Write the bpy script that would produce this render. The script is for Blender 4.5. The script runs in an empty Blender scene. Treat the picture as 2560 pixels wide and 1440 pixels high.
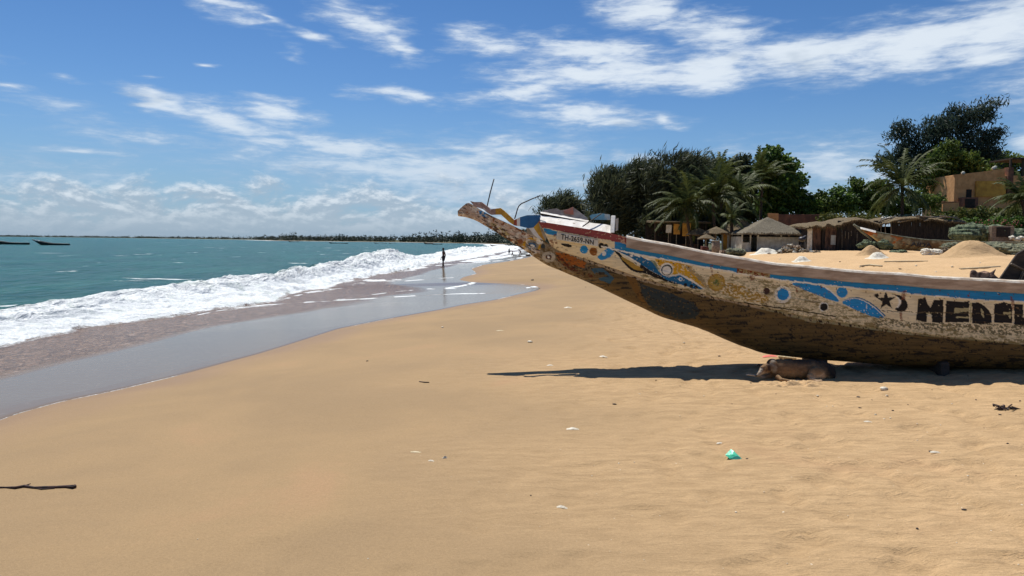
import bpy, bmesh, math, random
import numpy as np
from mathutils import Vector, Matrix

random.seed(7)
RNG = np.random.default_rng(7)
SC = bpy.context.scene
COL = SC.collection

# ------------------------------------------------------------------ camera
CAM = np.array([0.0, 0.0, 2.35])
FPX = 1849.0
PITCH = math.atan((720 - 602) / FPX)
ROLL = 0.0095
_f = np.array([0, math.cos(PITCH), -math.sin(PITCH)])
_u0 = np.array([0, math.sin(PITCH), math.cos(PITCH)])
_r0 = np.array([1.0, 0, 0])
CR = math.cos(ROLL) * _r0 + math.sin(ROLL) * _u0
CU = -math.sin(ROLL) * _r0 + math.cos(ROLL) * _u0
CF = _f
cam = bpy.data.cameras.new('camera')
cam.sensor_width = 36
cam.lens = 36 * FPX / 2560
cam.clip_end = 20000
cam.clip_start = 0.05
co = bpy.data.objects.new('camera', cam)
COL.objects.link(co)
M = Matrix(((CR[0], CU[0], -CF[0], CAM[0]), (CR[1], CU[1], -CF[1], CAM[1]), (CR[2], CU[2], -CF[2], CAM[2]), (0, 0, 0, 1)))
co.matrix_world = M
SC.camera = co

def ray(px, py):
    return CF * FPX + CR * (px - 1280) - CU * (py - 720)
def W(px, py, Y):                      # point seen at (px, py) at distance Y ahead
    d = ray(px, py); return CAM + d * (Y / d[1])
def Gz(px, py, z):
    d = ray(px, py); return CAM + d * ((z - CAM[2]) / d[2])
def project(P):
    d = P - CAM
    a = d @ CF
    return 1280 + FPX * (d @ CR) / a, 720 - FPX * (d @ CU) / a

# ------------------------------------------------------------------ light
SUN_VEC = Vector((-0.22, 0.46, 1.0)).normalized()      # towards the sun
SUN_EL = math.asin(SUN_VEC.z)
SUN_AZ = math.atan2(SUN_VEC.x, SUN_VEC.y)
sl = bpy.data.lights.new('sun', 'SUN')
sl.energy = 5.0
sl.angle = math.radians(0.5)
sl.color = (1.0, 0.955, 0.89)
so = bpy.data.objects.new('sun', sl)
COL.objects.link(so)
so.rotation_euler = (-SUN_VEC).to_track_quat('-Z', 'Y').to_euler()
so.location = (0, 0, 60)

SC.view_settings.view_transform = 'Standard'
SC.view_settings.look = 'None'
SC.view_settings.gamma = 1
SC.view_settings.exposure = 0.12

# ------------------------------------------------------------------ node helper
class NT:
    def __init__(s, tree):
        s.t = tree
        for n in list(tree.nodes): tree.nodes.remove(n)
    def n(s, typ, ins=None, **kw):
        nd = s.t.nodes.new(typ)
        for k, v in kw.items(): setattr(nd, k, v)
        if ins:
            for k, v in ins.items():
                sk = nd.inputs[k]
                if isinstance(v, bpy.types.NodeSocket): s.t.links.new(v, sk)
                else:
                    if sk.type == 'RGBA' and isinstance(v, (tuple, list)) and len(v) == 3: v = (*v, 1)
                    sk.default_value = v
        return nd
    def math(s, op, a, b=0.0, c=0.0, clamp=False):
        nd = s.n('ShaderNodeMath', {0: a, 1: b, 2: c}, operation=op, use_clamp=clamp)
        return nd.outputs[0]
    def mix(s, f, a, b, blend='MIX'):
        nd = s.n('ShaderNodeMix', data_type='RGBA', blend_type=blend)
        for sk, v in ((nd.inputs[0], f), (nd.inputs[6], a), (nd.inputs[7], b)):
            if isinstance(v, bpy.types.NodeSocket): s.t.links.new(v, sk)
            else: sk.default_value = (*v, 1) if isinstance(v, (tuple, list)) and len(v) == 3 else v
        return nd.outputs[2]
    def ramp(s, f, lo, hi, a=0.0, b=1.0, smooth=True):
        nd = s.n('ShaderNodeMapRange', {0: f, 1: lo, 2: hi, 3: a, 4: b})
        nd.interpolation_type = 'SMOOTHSTEP' if smooth else 'LINEAR'
        return nd.outputs[0]
    def noise(s, vec, scale, detail=4, rough=0.55, dist=0.0, out=0):
        nd = s.n('ShaderNodeTexNoise', {'Scale': scale, 'Detail': detail, 'Roughness': rough, 'Distortion': dist})
        if vec is not None: s.t.links.new(vec, nd.inputs['Vector'])
        return nd.outputs[out]
    def link(s, a, b): s.t.links.new(a, b)

# ------------------------------------------------------------------ sky
def dir_ang(px, py):
    d = ray(px, py); d = d / np.linalg.norm(d)
    return math.atan2(d[0], d[1]), math.asin(d[2])
wd = bpy.data.worlds.new('World')
SC.world = wd
wd.use_nodes = True
k = NT(wd.node_tree)
sky = k.n('ShaderNodeTexSky')
sky.sky_type = 'NISHITA'
sky.sun_disc = False
sky.sun_elevation = SUN_EL
sky.sun_rotation = SUN_AZ
sky.altitude = 0
sky.air_density = 1.0
sky.dust_density = 0.6
sky.ozone_density = 3.0
tc = k.n('ShaderNodeTexCoord')
sp = k.n('ShaderNodeSeparateXYZ', {0: tc.outputs['Generated']})
az = k.math('ARCTAN2', sp.outputs[0], sp.outputs[1])
el = k.math('ARCSINE', sp.outputs[2])
ae = k.n('ShaderNodeCombineXYZ', {0: az, 1: el}).outputs[0]
# streaky domain for wispy noise (stretched along the wind)
mp = k.n('ShaderNodeMapping', {'Vector': ae, 'Rotation': (0, 0, math.radians(7)), 'Scale': (1.0, 4.6, 1)})
warp = k.noise(mp.outputs[0], 5.0, 3, 0.55, 0, 1)
wv = k.n('ShaderNodeVectorMath', {0: warp, 1: (0.5, 0.5, 0.5)}, operation='SUBTRACT').outputs[0]
ws = k.n('ShaderNodeVectorMath', {0: wv, 1: (0.16, 0.055, 0)}, operation='MULTIPLY').outputs[0]
aew = k.n('ShaderNodeVectorMath', {0: ae, 1: ws}, operation='ADD').outputs[0]
fine = k.noise(mp.outputs[0], 16.0, 8, 0.62, 0.3)
fine2 = k.noise(mp.outputs[0], 46.0, 6, 0.6, 0.2)
fn = k.math('ADD', k.math('MULTIPLY', fine, 0.72), k.math('MULTIPLY', fine2, 0.28))
# (px, py, rx, ry, tilt degrees (image, clockwise), strength)
BL = [(560, 15, 175, 40, 14, 1), (700, 62, 60, 14, 14, .8), (915, 60, 150, 55, 22, 1), (1000, 105, 90, 30, 25, .9), (775, 97, 60, 20, 8, .9), (500, 154, 34, 8, 0, .9),
      (380, 248, 110, 34, 12, 1.1), (560, 290, 150, 42, 8, 1.15), (715, 272, 140, 32, 2, 1.0), (970, 225, 110, 20, 4, 1),
      (1230, 108, 140, 36, 5, 1.0), (1450, 125, 240, 48, 3, 1.15), (1300, 232, 250, 34, -4, 1.0), (1500, 185, 330, 50, -2, 1.2), (1750, 180, 300, 46, -2, 1.2),
      (1620, 30, 130, 52, 12, 1.15), (1800, 95, 230, 60, 18, 1.0), (2050, 140, 300, 56, -4, 1.25), (2300, 110, 320, 70, -10, 1.25), (2520, 55, 280, 100, -14, 1.2), (2250, 50, 240, 40, 0, .6), (2150,100,220,60,0,.7),
      (2480, 130, 160, 50, 0, 1.0),
      (1480, 300, 210, 34, 5, 1.05), (1640, 315, 80, 14, 14, .9),
      (850, 365, 380, 46, 4, 1.0), (1050, 425, 620, 90, 3, .98), (1300, 370, 280, 56, 2, 1.0), (1200, 480, 460, 70, 0, .95), (700, 345, 240, 26, 3, .9),
      (200, 370, 170, 22, 4, .9), (30, 228, 70, 12, 5, .8), (80, 420, 320, 70, 4, .62), (350, 330, 300, 34, 4, .62), (100, 270, 260, 30, 8, .6),
      (2080, 400, 200, 70, 5, .9), (1850, 362, 110, 30, 0, .65), (2560, 350, 110, 55, 0, 1.15), (1590, 402, 70, 36, 0, 1.1), (2350, 430, 300, 60, 0, .7), (1050, 140, 80, 14, 3, .6), (1400, 60, 160, 30, 0, .0),
      (155,190,60,12,5,.6),(720,135,50,14,10,.5),(345,180,50,12,0,.5), (2850,150,400,120,-10,1.1),(-300,300,300,60,10,.9),(-250,80,200,40,10,.9)]
mx = None
for (px, py, rx, ry, tilt, st) in BL:
    if st <= 0: continue
    a, e = dir_ang(px, py)
    s_ = 1.0 / FPX * math.cos(math.atan((px - 1280) / FPX))
    m = k.n('ShaderNodeMapping', {'Vector': aew, 'Location': (a, e, 0), 'Rotation': (0, 0, -math.radians(tilt)), 'Scale': (rx * s_ * 1.25, ry * s_ * 1.35, 1)}, vector_type='TEXTURE')
    g = k.n('ShaderNodeTexGradient', {'Vector': m.outputs[0]}, gradient_type='SPHERICAL').outputs[1]
    g = k.math('MULTIPLY', g, st)
    mx = g if mx is None else k.math('MAXIMUM', mx, g)
# cumulus bank close to the horizon: bright rims on top of grey bodies
mp2 = k.n('ShaderNodeMapping', {'Vector': ae, 'Scale': (1.0, 2.3, 1)})
mp3 = k.n('ShaderNodeMapping', {'Vector': ae, 'Location': (-.004, .0115, 0), 'Scale': (1.0, 2.3, 1)})
cum = k.noise(mp2.outputs[0], 13.0, 9, 0.62, 0.2)
cumup = k.noise(mp3.outputs[0], 13.0, 9, 0.62, 0.2)
cumd = k.ramp(k.math('ADD', cum, k.math('MULTIPLY', k.ramp(el, 0.105, 0.02, 0, 1, False), 0.34)), 0.58, 0.80)
cumd = k.math('MULTIPLY', cumd, k.ramp(el, 0.125, 0.075))
rim = k.ramp(k.math('SUBTRACT', cum, cumup), -.05, .11)
dens = k.ramp(k.math('ADD', k.math('MULTIPLY', mx, 1.20), k.math('MULTIPLY', fn, 2.3)), 1.28, 2.50)
dens = k.math('MULTIPLY', dens, k.ramp(mx, 0.0, 0.12))
# unseen cloud cover behind and above the camera, its amount set for fill light
pl = k.n('ShaderNodeVectorMath', {0: tc.outputs['Generated'], 1: k.n('ShaderNodeCombineXYZ', {0: k.math('MAXIMUM', sp.outputs[2], 0.12), 1: k.math('MAXIMUM', sp.outputs[2], 0.12), 2: 1.0}).outputs[0]}, operation='DIVIDE').outputs[0]
hi = k.ramp(k.noise(pl, 1.1, 6, 0.6, 0.3), 0.55, 0.80)
hi = k.math('MULTIPLY', hi, k.ramp(el, 0.42, 0.62))
dens = k.math('MAXIMUM', dens, hi)
rim = k.math('MULTIPLY', rim, k.ramp(el, 0.012, 0.05, .25, 1))
ccol = k.mix(rim, (3.7, 4.5, 5.4), (7.4, 7.9, 8.4))
hicol = k.mix(k.ramp(dens, 0.1, 0.9), (4.2, 5.3, 6.8), (7.2, 7.9, 8.6))
grey = k.ramp(k.noise(mp2.outputs[0], 9.0, 4, 0.55), 0.56, 0.70)
hicol = k.mix(k.math('MULTIPLY', grey, k.math('MULTIPLY', k.ramp(el, 0.34, 0.16), .55)), hicol, (3.4, 4.3, 5.4))
tint = k.mix(k.ramp(el, 0.0, 0.35, 0, 1, False), (.52, .71, .92), (.31, .53, .78))
skyc = k.mix(1.0, sky.outputs[0], tint, 'MULTIPLY')
c1 = k.mix(k.math('MULTIPLY', dens, 0.92), skyc, hicol)
haze = k.math('MULTIPLY', k.ramp(el, 0.20, 0.0), 0.55)
c2 = k.mix(haze, c1, (2.5, 4.0, 5.9))
c3 = k.mix(k.math('MULTIPLY', cumd, 0.72), c2, ccol)
low = k.ramp(el, 0.022, 0.0)
c4 = k.mix(k.math('MULTIPLY', low, 0.65), c3, (2.7, 3.7, 4.7))
bg = k.n('ShaderNodeBackground', {'Color': c4, 'Strength': 0.1})
wo = k.n('ShaderNodeOutputWorld', {'Surface': bg.outputs[0]})
wd.cycles.sampling_method = 'MANUAL'
wd.cycles.sample_map_resolution = 512

# ------------------------------------------------------------------ numpy noise
def _hash(ix, iy, seed):
    h = (ix.astype(np.int64) * 374761393 + iy.astype(np.int64) * 668265263 + seed * 1274126177) & 0xffffffff
    h = ((h ^ (h >> 13)) * 1274126177) & 0xffffffff
    return ((h ^ (h >> 16)) & 0xffffff) / float(0xffffff)
def vnoise(x, y, seed=0):
    x = np.asarray(x, float); y = np.asarray(y, float)
    ix = np.floor(x); iy = np.floor(y); fx = x - ix; fy = y - iy
    fx = fx * fx * (3 - 2 * fx); fy = fy * fy * (3 - 2 * fy)
    a = _hash(ix, iy, seed); b = _hash(ix + 1, iy, seed); c = _hash(ix, iy + 1, seed); d = _hash(ix + 1, iy + 1, seed)
    return (a * (1 - fx) + b * fx) * (1 - fy) + (c * (1 - fx) + d * fx) * fy
def fbm(x, y, o=4, seed=0, g=0.5):
    s = 0; a = 1; t = 0
    for i in range(o):
        s = s + a * vnoise(x * 2 ** i + 17.3 * i, y * 2 ** i - 9.1 * i, seed + i); t += a; a *= g
    return s / t
def sstep(a, b, x):
    t = np.clip((x - a) / (b - a), 0, 1); return t * t * (3 - 2 * t)
def smi(Y, ys, xs, w=0.03):
    Y = np.asarray(Y, float)
    return sum(np.interp(Y + (np.abs(Y) + 4) * w * q, ys, xs) for q in (-1, -.66, -.33, 0, .33, .66, 1)) / 7.0
def lin(c):                          # sRGB 0-255 -> linear
    c = np.asarray(c, float) / 255.0
    return np.where(c <= 0.04045, c / 12.92, ((c + 0.055) / 1.055) ** 2.4)
def L3(r, g, b): return tuple(float(v) for v in lin((r, g, b)))

# ------------------------------------------------------------------ object helpers
def put(o, parent=None):
    COL.objects.link(o)
    if parent: o.parent = parent
    return o
def tag(o, label=None, cat=None, group=None, kind=None):
    if label: o['label'] = label
    if cat: o['category'] = cat
    if group: o['group'] = group
    if kind: o['kind'] = kind
    return o
def thing(name, loc, label, cat, group=None):
    o = bpy.data.objects.new(name, None)
    o.empty_display_size = 0.2
    o.location = tuple(float(v) for v in loc)
    put(o); tag(o, label, cat, group)
    return o
def root_loc(p):
    l = Vector((0, 0, 0))
    while p is not None:
        l = l + p.location; p = p.parent
    return l
def np_mesh(name, V, F, mats=None, parent=None, origin=None, smooth=True, mi=None, attrs=None):
    """V (n,3) world coords, F (m,k) index array"""
    V = np.asarray(V, float)
    off = np.array(root_loc(parent)) if parent else (np.array(origin, float) if origin is not None else np.zeros(3))
    me = bpy.data.meshes.new(name)
    F = np.asarray(F)
    n, kk = F.shape
    me.vertices.add(len(V)); me.vertices.foreach_set('co', (V - off).astype(np.float32).ravel())
    me.loops.add(n * kk); me.loops.foreach_set('vertex_index', F.astype(np.int32).ravel())
    me.polygons.add(n); me.polygons.foreach_set('loop_start', np.arange(0, n * kk, kk, dtype=np.int32))
    try: me.polygons.foreach_set('loop_total', np.full(n, kk, dtype=np.int32))
    except Exception: pass
    me.polygons.foreach_set('use_smooth', np.full(n, smooth))
    if mi is not None: me.polygons.foreach_set('material_index', np.asarray(mi, dtype=np.int32))
    me.update(calc_edges=True)
    for m in (mats if isinstance(mats, (list, tuple)) else [mats] if mats else []): me.materials.append(m)
    if attrs:
        for an, av in attrs.items():
            av = np.asarray(av, np.float32)
            if av.ndim == 1:
                a = me.attributes.new(an, 'FLOAT', 'POINT'); a.data.foreach_set('value', av)
            else:
                a = me.attributes.new(an, 'FLOAT_COLOR', 'POINT')
                c4_ = np.ones((len(av), 4), np.float32); c4_[:, :3] = av
                a.data.foreach_set('color', c4_.ravel())
    o = bpy.data.objects.new(name, me)
    if origin is not None and not parent: o.location = tuple(float(v) for v in off)
    return put(o, parent)
def grid_faces(nr, nc):
    i = np.arange(nr - 1)[:, None] * nc + np.arange(nc - 1)[None]
    return np.stack([i, i + 1, i + nc + 1, i + nc], -1).reshape(-1, 4)

class MB:
    """collects pieces in world coordinates, builds ONE mesh"""
    def __init__(s): s.v = []; s.f = []; s.m = []; s.sm = []
    def add(s, V, F, mi=0, smooth=False):
        b = len(s.v); s.v += [tuple(float(c) for c in p) for p in V]
        for f in F: s.f.append([b + i for i in f]); s.m.append(mi); s.sm.append(smooth)
        return s
    def box(s, c, size, rz=0, mi=0, rx=0, ry=0, taper=1.0, jit=0):
        R = Matrix.Rotation(rz, 3, 'Z') @ Matrix.Rotation(ry, 3, 'Y') @ Matrix.Rotation(rx, 3, 'X')
        V = []
        for zz in (-.5, .5):
            for (xx, yy) in ((-.5, -.5), (.5, -.5), (.5, .5), (-.5, .5)):
                t = taper if zz > 0 else 1
                p = R @ Vector((xx * size[0] * t, yy * size[1] * t, zz * size[2]))
                V.append((p.x + c[0] + random.uniform(-jit, jit), p.y + c[1] + random.uniform(-jit, jit), p.z + c[2] + random.uniform(-jit, jit)))
        return s.add(V, [(0, 3, 2, 1), (4, 5, 6, 7), (0, 1, 5, 4), (1, 2, 6, 5), (2, 3, 7, 6), (3, 0, 4, 7)], mi)
    def tube(s, pts, rad, n=8, mi=0, cap=True, smooth=True, flat=None):
        pts = [Vector([float(q) for q in p]) for p in pts]
        if not hasattr(rad, '__len__'): rad = [rad] * len(pts)
        V = []; F = []
        prev = None
        for i, p in enumerate(pts):
            t = (pts[min(i + 1, len(pts) - 1)] - pts[max(i - 1, 0)]).normalized()
            a = prev if prev is not None else (Vector((0, 0, 1)) if abs(t.z) < .9 else Vector((1, 0, 0)))
            b = t.cross(a).normalized(); a = b.cross(t).normalized(); prev = a
            for j in range(n):
                th = 2 * math.pi * j / n
                fl = flat if flat else 1
                V.append(p + (a * math.cos(th) * fl + b * math.sin(th)) * rad[i])
        for i in range(len(pts) - 1):
            for j in range(n):
                F.append((i * n + j, i * n + (j + 1) % n, (i + 1) * n + (j + 1) % n, (i + 1) * n + j))
        if cap:
            F.append(tuple(range(n - 1, -1, -1))); F.append(tuple((len(pts) - 1) * n + j for j in range(n)))
        return s.add(V, F, mi, smooth)
    def ell(s, c, r, mi=0, nu=14, nv=9, rot=None, lump=0, seed=0):
        V = []; F = []
        rs = random.Random(seed)
        R = rot if rot is not None else Matrix.Identity(3)
        for i in range(nv + 1):
            ph = math.pi * i / nv
            for j in range(nu):
                th = 2 * math.pi * j / nu
                q = 1 + rs.uniform(-lump, lump)
                p = R @ Vector((r[0] * math.sin(ph) * math.cos(th) * q, r[1] * math.sin(ph) * math.sin(th) * q, r[2] * math.cos(ph) * q))
                V.append((c[0] + p.x, c[1] + p.y, c[2] + p.z))
        for i in range(nv):
            for j in range(nu):
                F.append((i * nu + j, (i + 1) * nu + j, (i + 1) * nu + (j + 1) % nu, i * nu + (j + 1) % nu))
        return s.add(V, F, mi, True)
    def prism(s, pts, off, mi=0):
        """polygon pts (3-D) extruded by vector off"""
        n = len(pts); V = [tuple(p) for p in pts] + [tuple(np.array(p) + np.array(off)) for p in pts]
        F = [tuple(range(n)), tuple(range(2 * n - 1, n - 1, -1))] + [(i, i + n, (i + 1) % n + n, (i + 1) % n) for i in range(n)]
        return s.add(V, F, mi)
    def build(s, name, mats, parent=None, origin=None, bevel=0, fix=True):
        off = root_loc(parent) if parent else (Vector([float(c) for c in origin]) if origin is not None else Vector((0, 0, 0)))
        me = bpy.data.meshes.new(name)
        me.from_pydata([(a - off.x, b - off.y, c - off.z) for a, b, c in s.v], [], s.f)
        for m in (mats if isinstance(mats, (list, tuple)) else [mats]): me.materials.append(m)
        me.polygons.foreach_set('material_index', s.m)
        me.polygons.foreach_set('use_smooth', s.sm)
        if fix:
            bm = bmesh.new(); bm.from_mesh(me); bmesh.ops.recalc_face_normals(bm, faces=bm.faces)
            if bevel:
                bmesh.ops.bevel(bm, geom=[e for e in bm.edges if len(e.link_faces) == 2 and e.calc_face_angle(0) > 0.6], offset=bevel, segments=1, affect='EDGES')
            bm.to_mesh(me); bm.free()
        me.update()
        o = bpy.data.objects.new(name, me)
        if origin is not None and not parent: o.location = off
        return put(o, parent)

def remeshed(name, mb, mat, voxel, parent=None, origin=None, smooth_it=6, color=None):
    """join overlapping closed lumps into one continuous skin (voxel remesh)"""
    off = root_loc(parent) if parent else Vector([float(c) for c in origin])
    me = bpy.data.meshes.new(name + '_src')
    me.from_pydata([(a - off.x, b - off.y, c - off.z) for a, b, c in mb.v], [], mb.f)
    bm = bmesh.new(); bm.from_mesh(me); bmesh.ops.recalc_face_normals(bm, faces=bm.faces); bm.to_mesh(me); bm.free()
    o = bpy.data.objects.new(name, me); COL.objects.link(o)
    md = o.modifiers.new('r', 'REMESH'); md.mode = 'VOXEL'; md.voxel_size = voxel; md.use_smooth_shade = True
    if smooth_it:
        ms = o.modifiers.new('s', 'SMOOTH'); ms.iterations = smooth_it; ms.factor = 0.5
    dg = bpy.context.evaluated_depsgraph_get()
    m2 = bpy.data.meshes.new_from_object(o.evaluated_get(dg))
    bpy.data.objects.remove(o)
    o = bpy.data.objects.new(name, m2)
    m2.materials.clear(); m2.materials.append(mat)
    if color is not None:
        n = len(m2.vertices); V = np.empty(n * 3, np.float32); m2.vertices.foreach_get('co', V); V = V.reshape(-1, 3) + np.array(off)
        c = np.ones((n, 4), np.float32); c[:, :3] = color(V)
        a = m2.attributes.new('col', 'FLOAT_COLOR', 'POINT'); a.data.foreach_set('color', c.ravel())
    if parent is None: o.location = off
    return put(o, parent)

# ------------------------------------------------------------------ materials
_MC = {}
def mat(name, c1, c2=None, rough=0.8, scale=6.0, bump=0.0, bscale=30.0, attr=None, metal=0.0, stretch=(1, 1, 1), spec=0.5, lo=.35, hi=.65, trans=0.0, sheen=0, alpha=None, speck=None):
    if name in _MC: return _MC[name]
    m = bpy.data.materials.new(name); m.use_nodes = True
    k = NT(m.node_tree)
    tc = k.n('ShaderNodeTexCoord').outputs['Object']
    v = k.n('ShaderNodeMapping', {'Vector': tc, 'Scale': stretch}).outputs[0]
    f = k.ramp(k.noise(v, scale, 6, 0.6), lo, hi)
    col = k.mix(f, c1, c2 if c2 else c1)
    if attr:
        at = k.n('ShaderNodeAttribute', attribute_name=attr).outputs['Color']
        col = k.mix(1.0, at, col, 'MULTIPLY')
    if speck:
        sf = k.ramp(k.noise(v, speck[1], 4, 0.65), speck[2], speck[2] + .06)
        col = k.mix(sf, col, speck[0])
    b = k.n('ShaderNodeBsdfPrincipled', {'Base Color': col, 'Roughness': rough, 'Metallic': metal, 'Specular IOR Level': spec})
    if trans:
        tr = k.n('ShaderNodeBsdfTranslucent', {'Color': col}).outputs[0]
        sh = k.n('ShaderNodeMixShader', {0: trans, 1: b.outputs[0], 2: tr}).outputs[0]
    else: sh = b.outputs[0]
    if bump:
        bh = k.noise(v, bscale, 5, 0.6)
        bn = k.n('ShaderNodeBump', {'Strength': 1.0, 'Distance': bump, 'Height': bh})
        k.link(bn.outputs[0], b.inputs['Normal'])
    k.n('ShaderNodeOutputMaterial', {'Surface': sh})
    _MC[name] = m
    return m
# ================================================================== shoreline
def shore_pts(pl, z): return [tuple(Gz(px, py, z)[:2]) for px, py in pl]
ZE = 0.32
_pa = shore_pts([(0, 1054), (45, 1036), (160, 1004), (294, 977), (447, 940), (575, 905), (650, 885), (725, 862), (850, 822), (975, 797), (1100, 775), (1162, 762), (1240, 750), (1290, 738), (1345, 726), (1356, 720), (1335, 714), (1285, 709), (1194, 707), (1150, 700), (1160, 693), (1194, 684), (1180, 672), (1210, 662), (1272, 653), (1319, 644)], ZE)
_pa = [(-12 - 0.0, -60), (-9, -20), (-7.0, 0)] + _pa + [(3.5, 110), (5, 150), (7, 200), (7, 300), (2, 425), (-23, 540), (-98, 650), (-226, 730), (-380, 1080), (-900, 1800), (-1900, 2600), (-4500, 3600), (-9000, 6000)]
AY = np.array([p[1] for p in _pa]); AX = np.array([p[0] for p in _pa])
o_ = np.argsort(AY); AY = AY[o_]; AX = AX[o_]
def fA(Y): return smi(Y, AY, AX, 0.012) 
BY = np.array([-60, 0, 14.3, 17.5, 20.8, 25.3, 34.5, 44, 58, 65, 90, 130, 180, 300, 425]); BX = np.array([-18, -11.2, -9.9, -10.2, -9.6, -9.3, -9.4, -8.4, -7.6, -7.6, -5.4, -3.0, 0, 2, -5])
CY = np.array([-60, 0, 18, 25, 33, 45, 65, 75, 90, 130, 180, 300, 425]); CX = np.array([-21, -13.8, -12.7, -12.8, -11.6, -10.7, -11.0, -10.2, -9.5, -7.5, -5, -3, -11])
HY = np.array([-60, 8, 18, 25, 33, 45, 56, 64, 71, 90, 125, 160, 220, 400, 600]); HH = np.array([.3, .36, .42, .46, .62, .80, 1.15, 1.42, .7, .5, 1.0, .9, .5, .35, .1])
def fB(Y): return np.where(Y > 425, fA(Y) - 7, smi(Y, BY, BX, .04))
def fC(Y): return np.where(Y > 425, fA(Y) - 13, smi(Y, CY, CX, .04))

def ground_z(x, y):
    x = np.asarray(x, float); y = np.asarray(y, float)
    v = x - fA(y)
    vp = np.maximum(v, 0)
    z = ZE + 0.42 * (1 - np.exp(-vp / 3.6)) + 0.95 * sstep(6, 34, v) + np.minimum(v, 0) * 0.05
    amp = sstep(0.5, 6, v)
    z = z + amp * (0.05 * (fbm(x * .45, y * .45, 3, 3) - .5) + 0.014 * (fbm(x * 2.3, y * 2.3, 3, 11) - .5))
    rough = sstep(10, 22, v) * sstep(9.5, 14, y)
    z = z + rough * (0.20 * (fbm(x * .5, y * .5, 4, 23) - .5) + .12 * (fbm(x * 1.9, y * 1.9, 3, 29) - .5))
    foot = sstep(4.0, 8, v + (fbm(x * .4, y * .4, 2, 41) - .5) * 4)
    n1 = fbm(x * 5.2, y * 3.0, 3, 31)
    z = z - foot * 0.030 * sstep(.54, .70, n1)
    fr = sstep(230, 430, y)
    z = z * (1 - fr) + fr * (0.30 + .16 * sstep(0, 6, v) + np.minimum(v, 0) * .05)
    return np.maximum(z, -0.6)
def on_ground(px, py):
    z = 0.7
    for _ in range(12):
        p = Gz(px, py, z); z = 0.5 * z + 0.5 * float(ground_z(p[0], p[1]))
    return np.array([p[0], p[1], float(ground_z(p[0], p[1]))])

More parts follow.
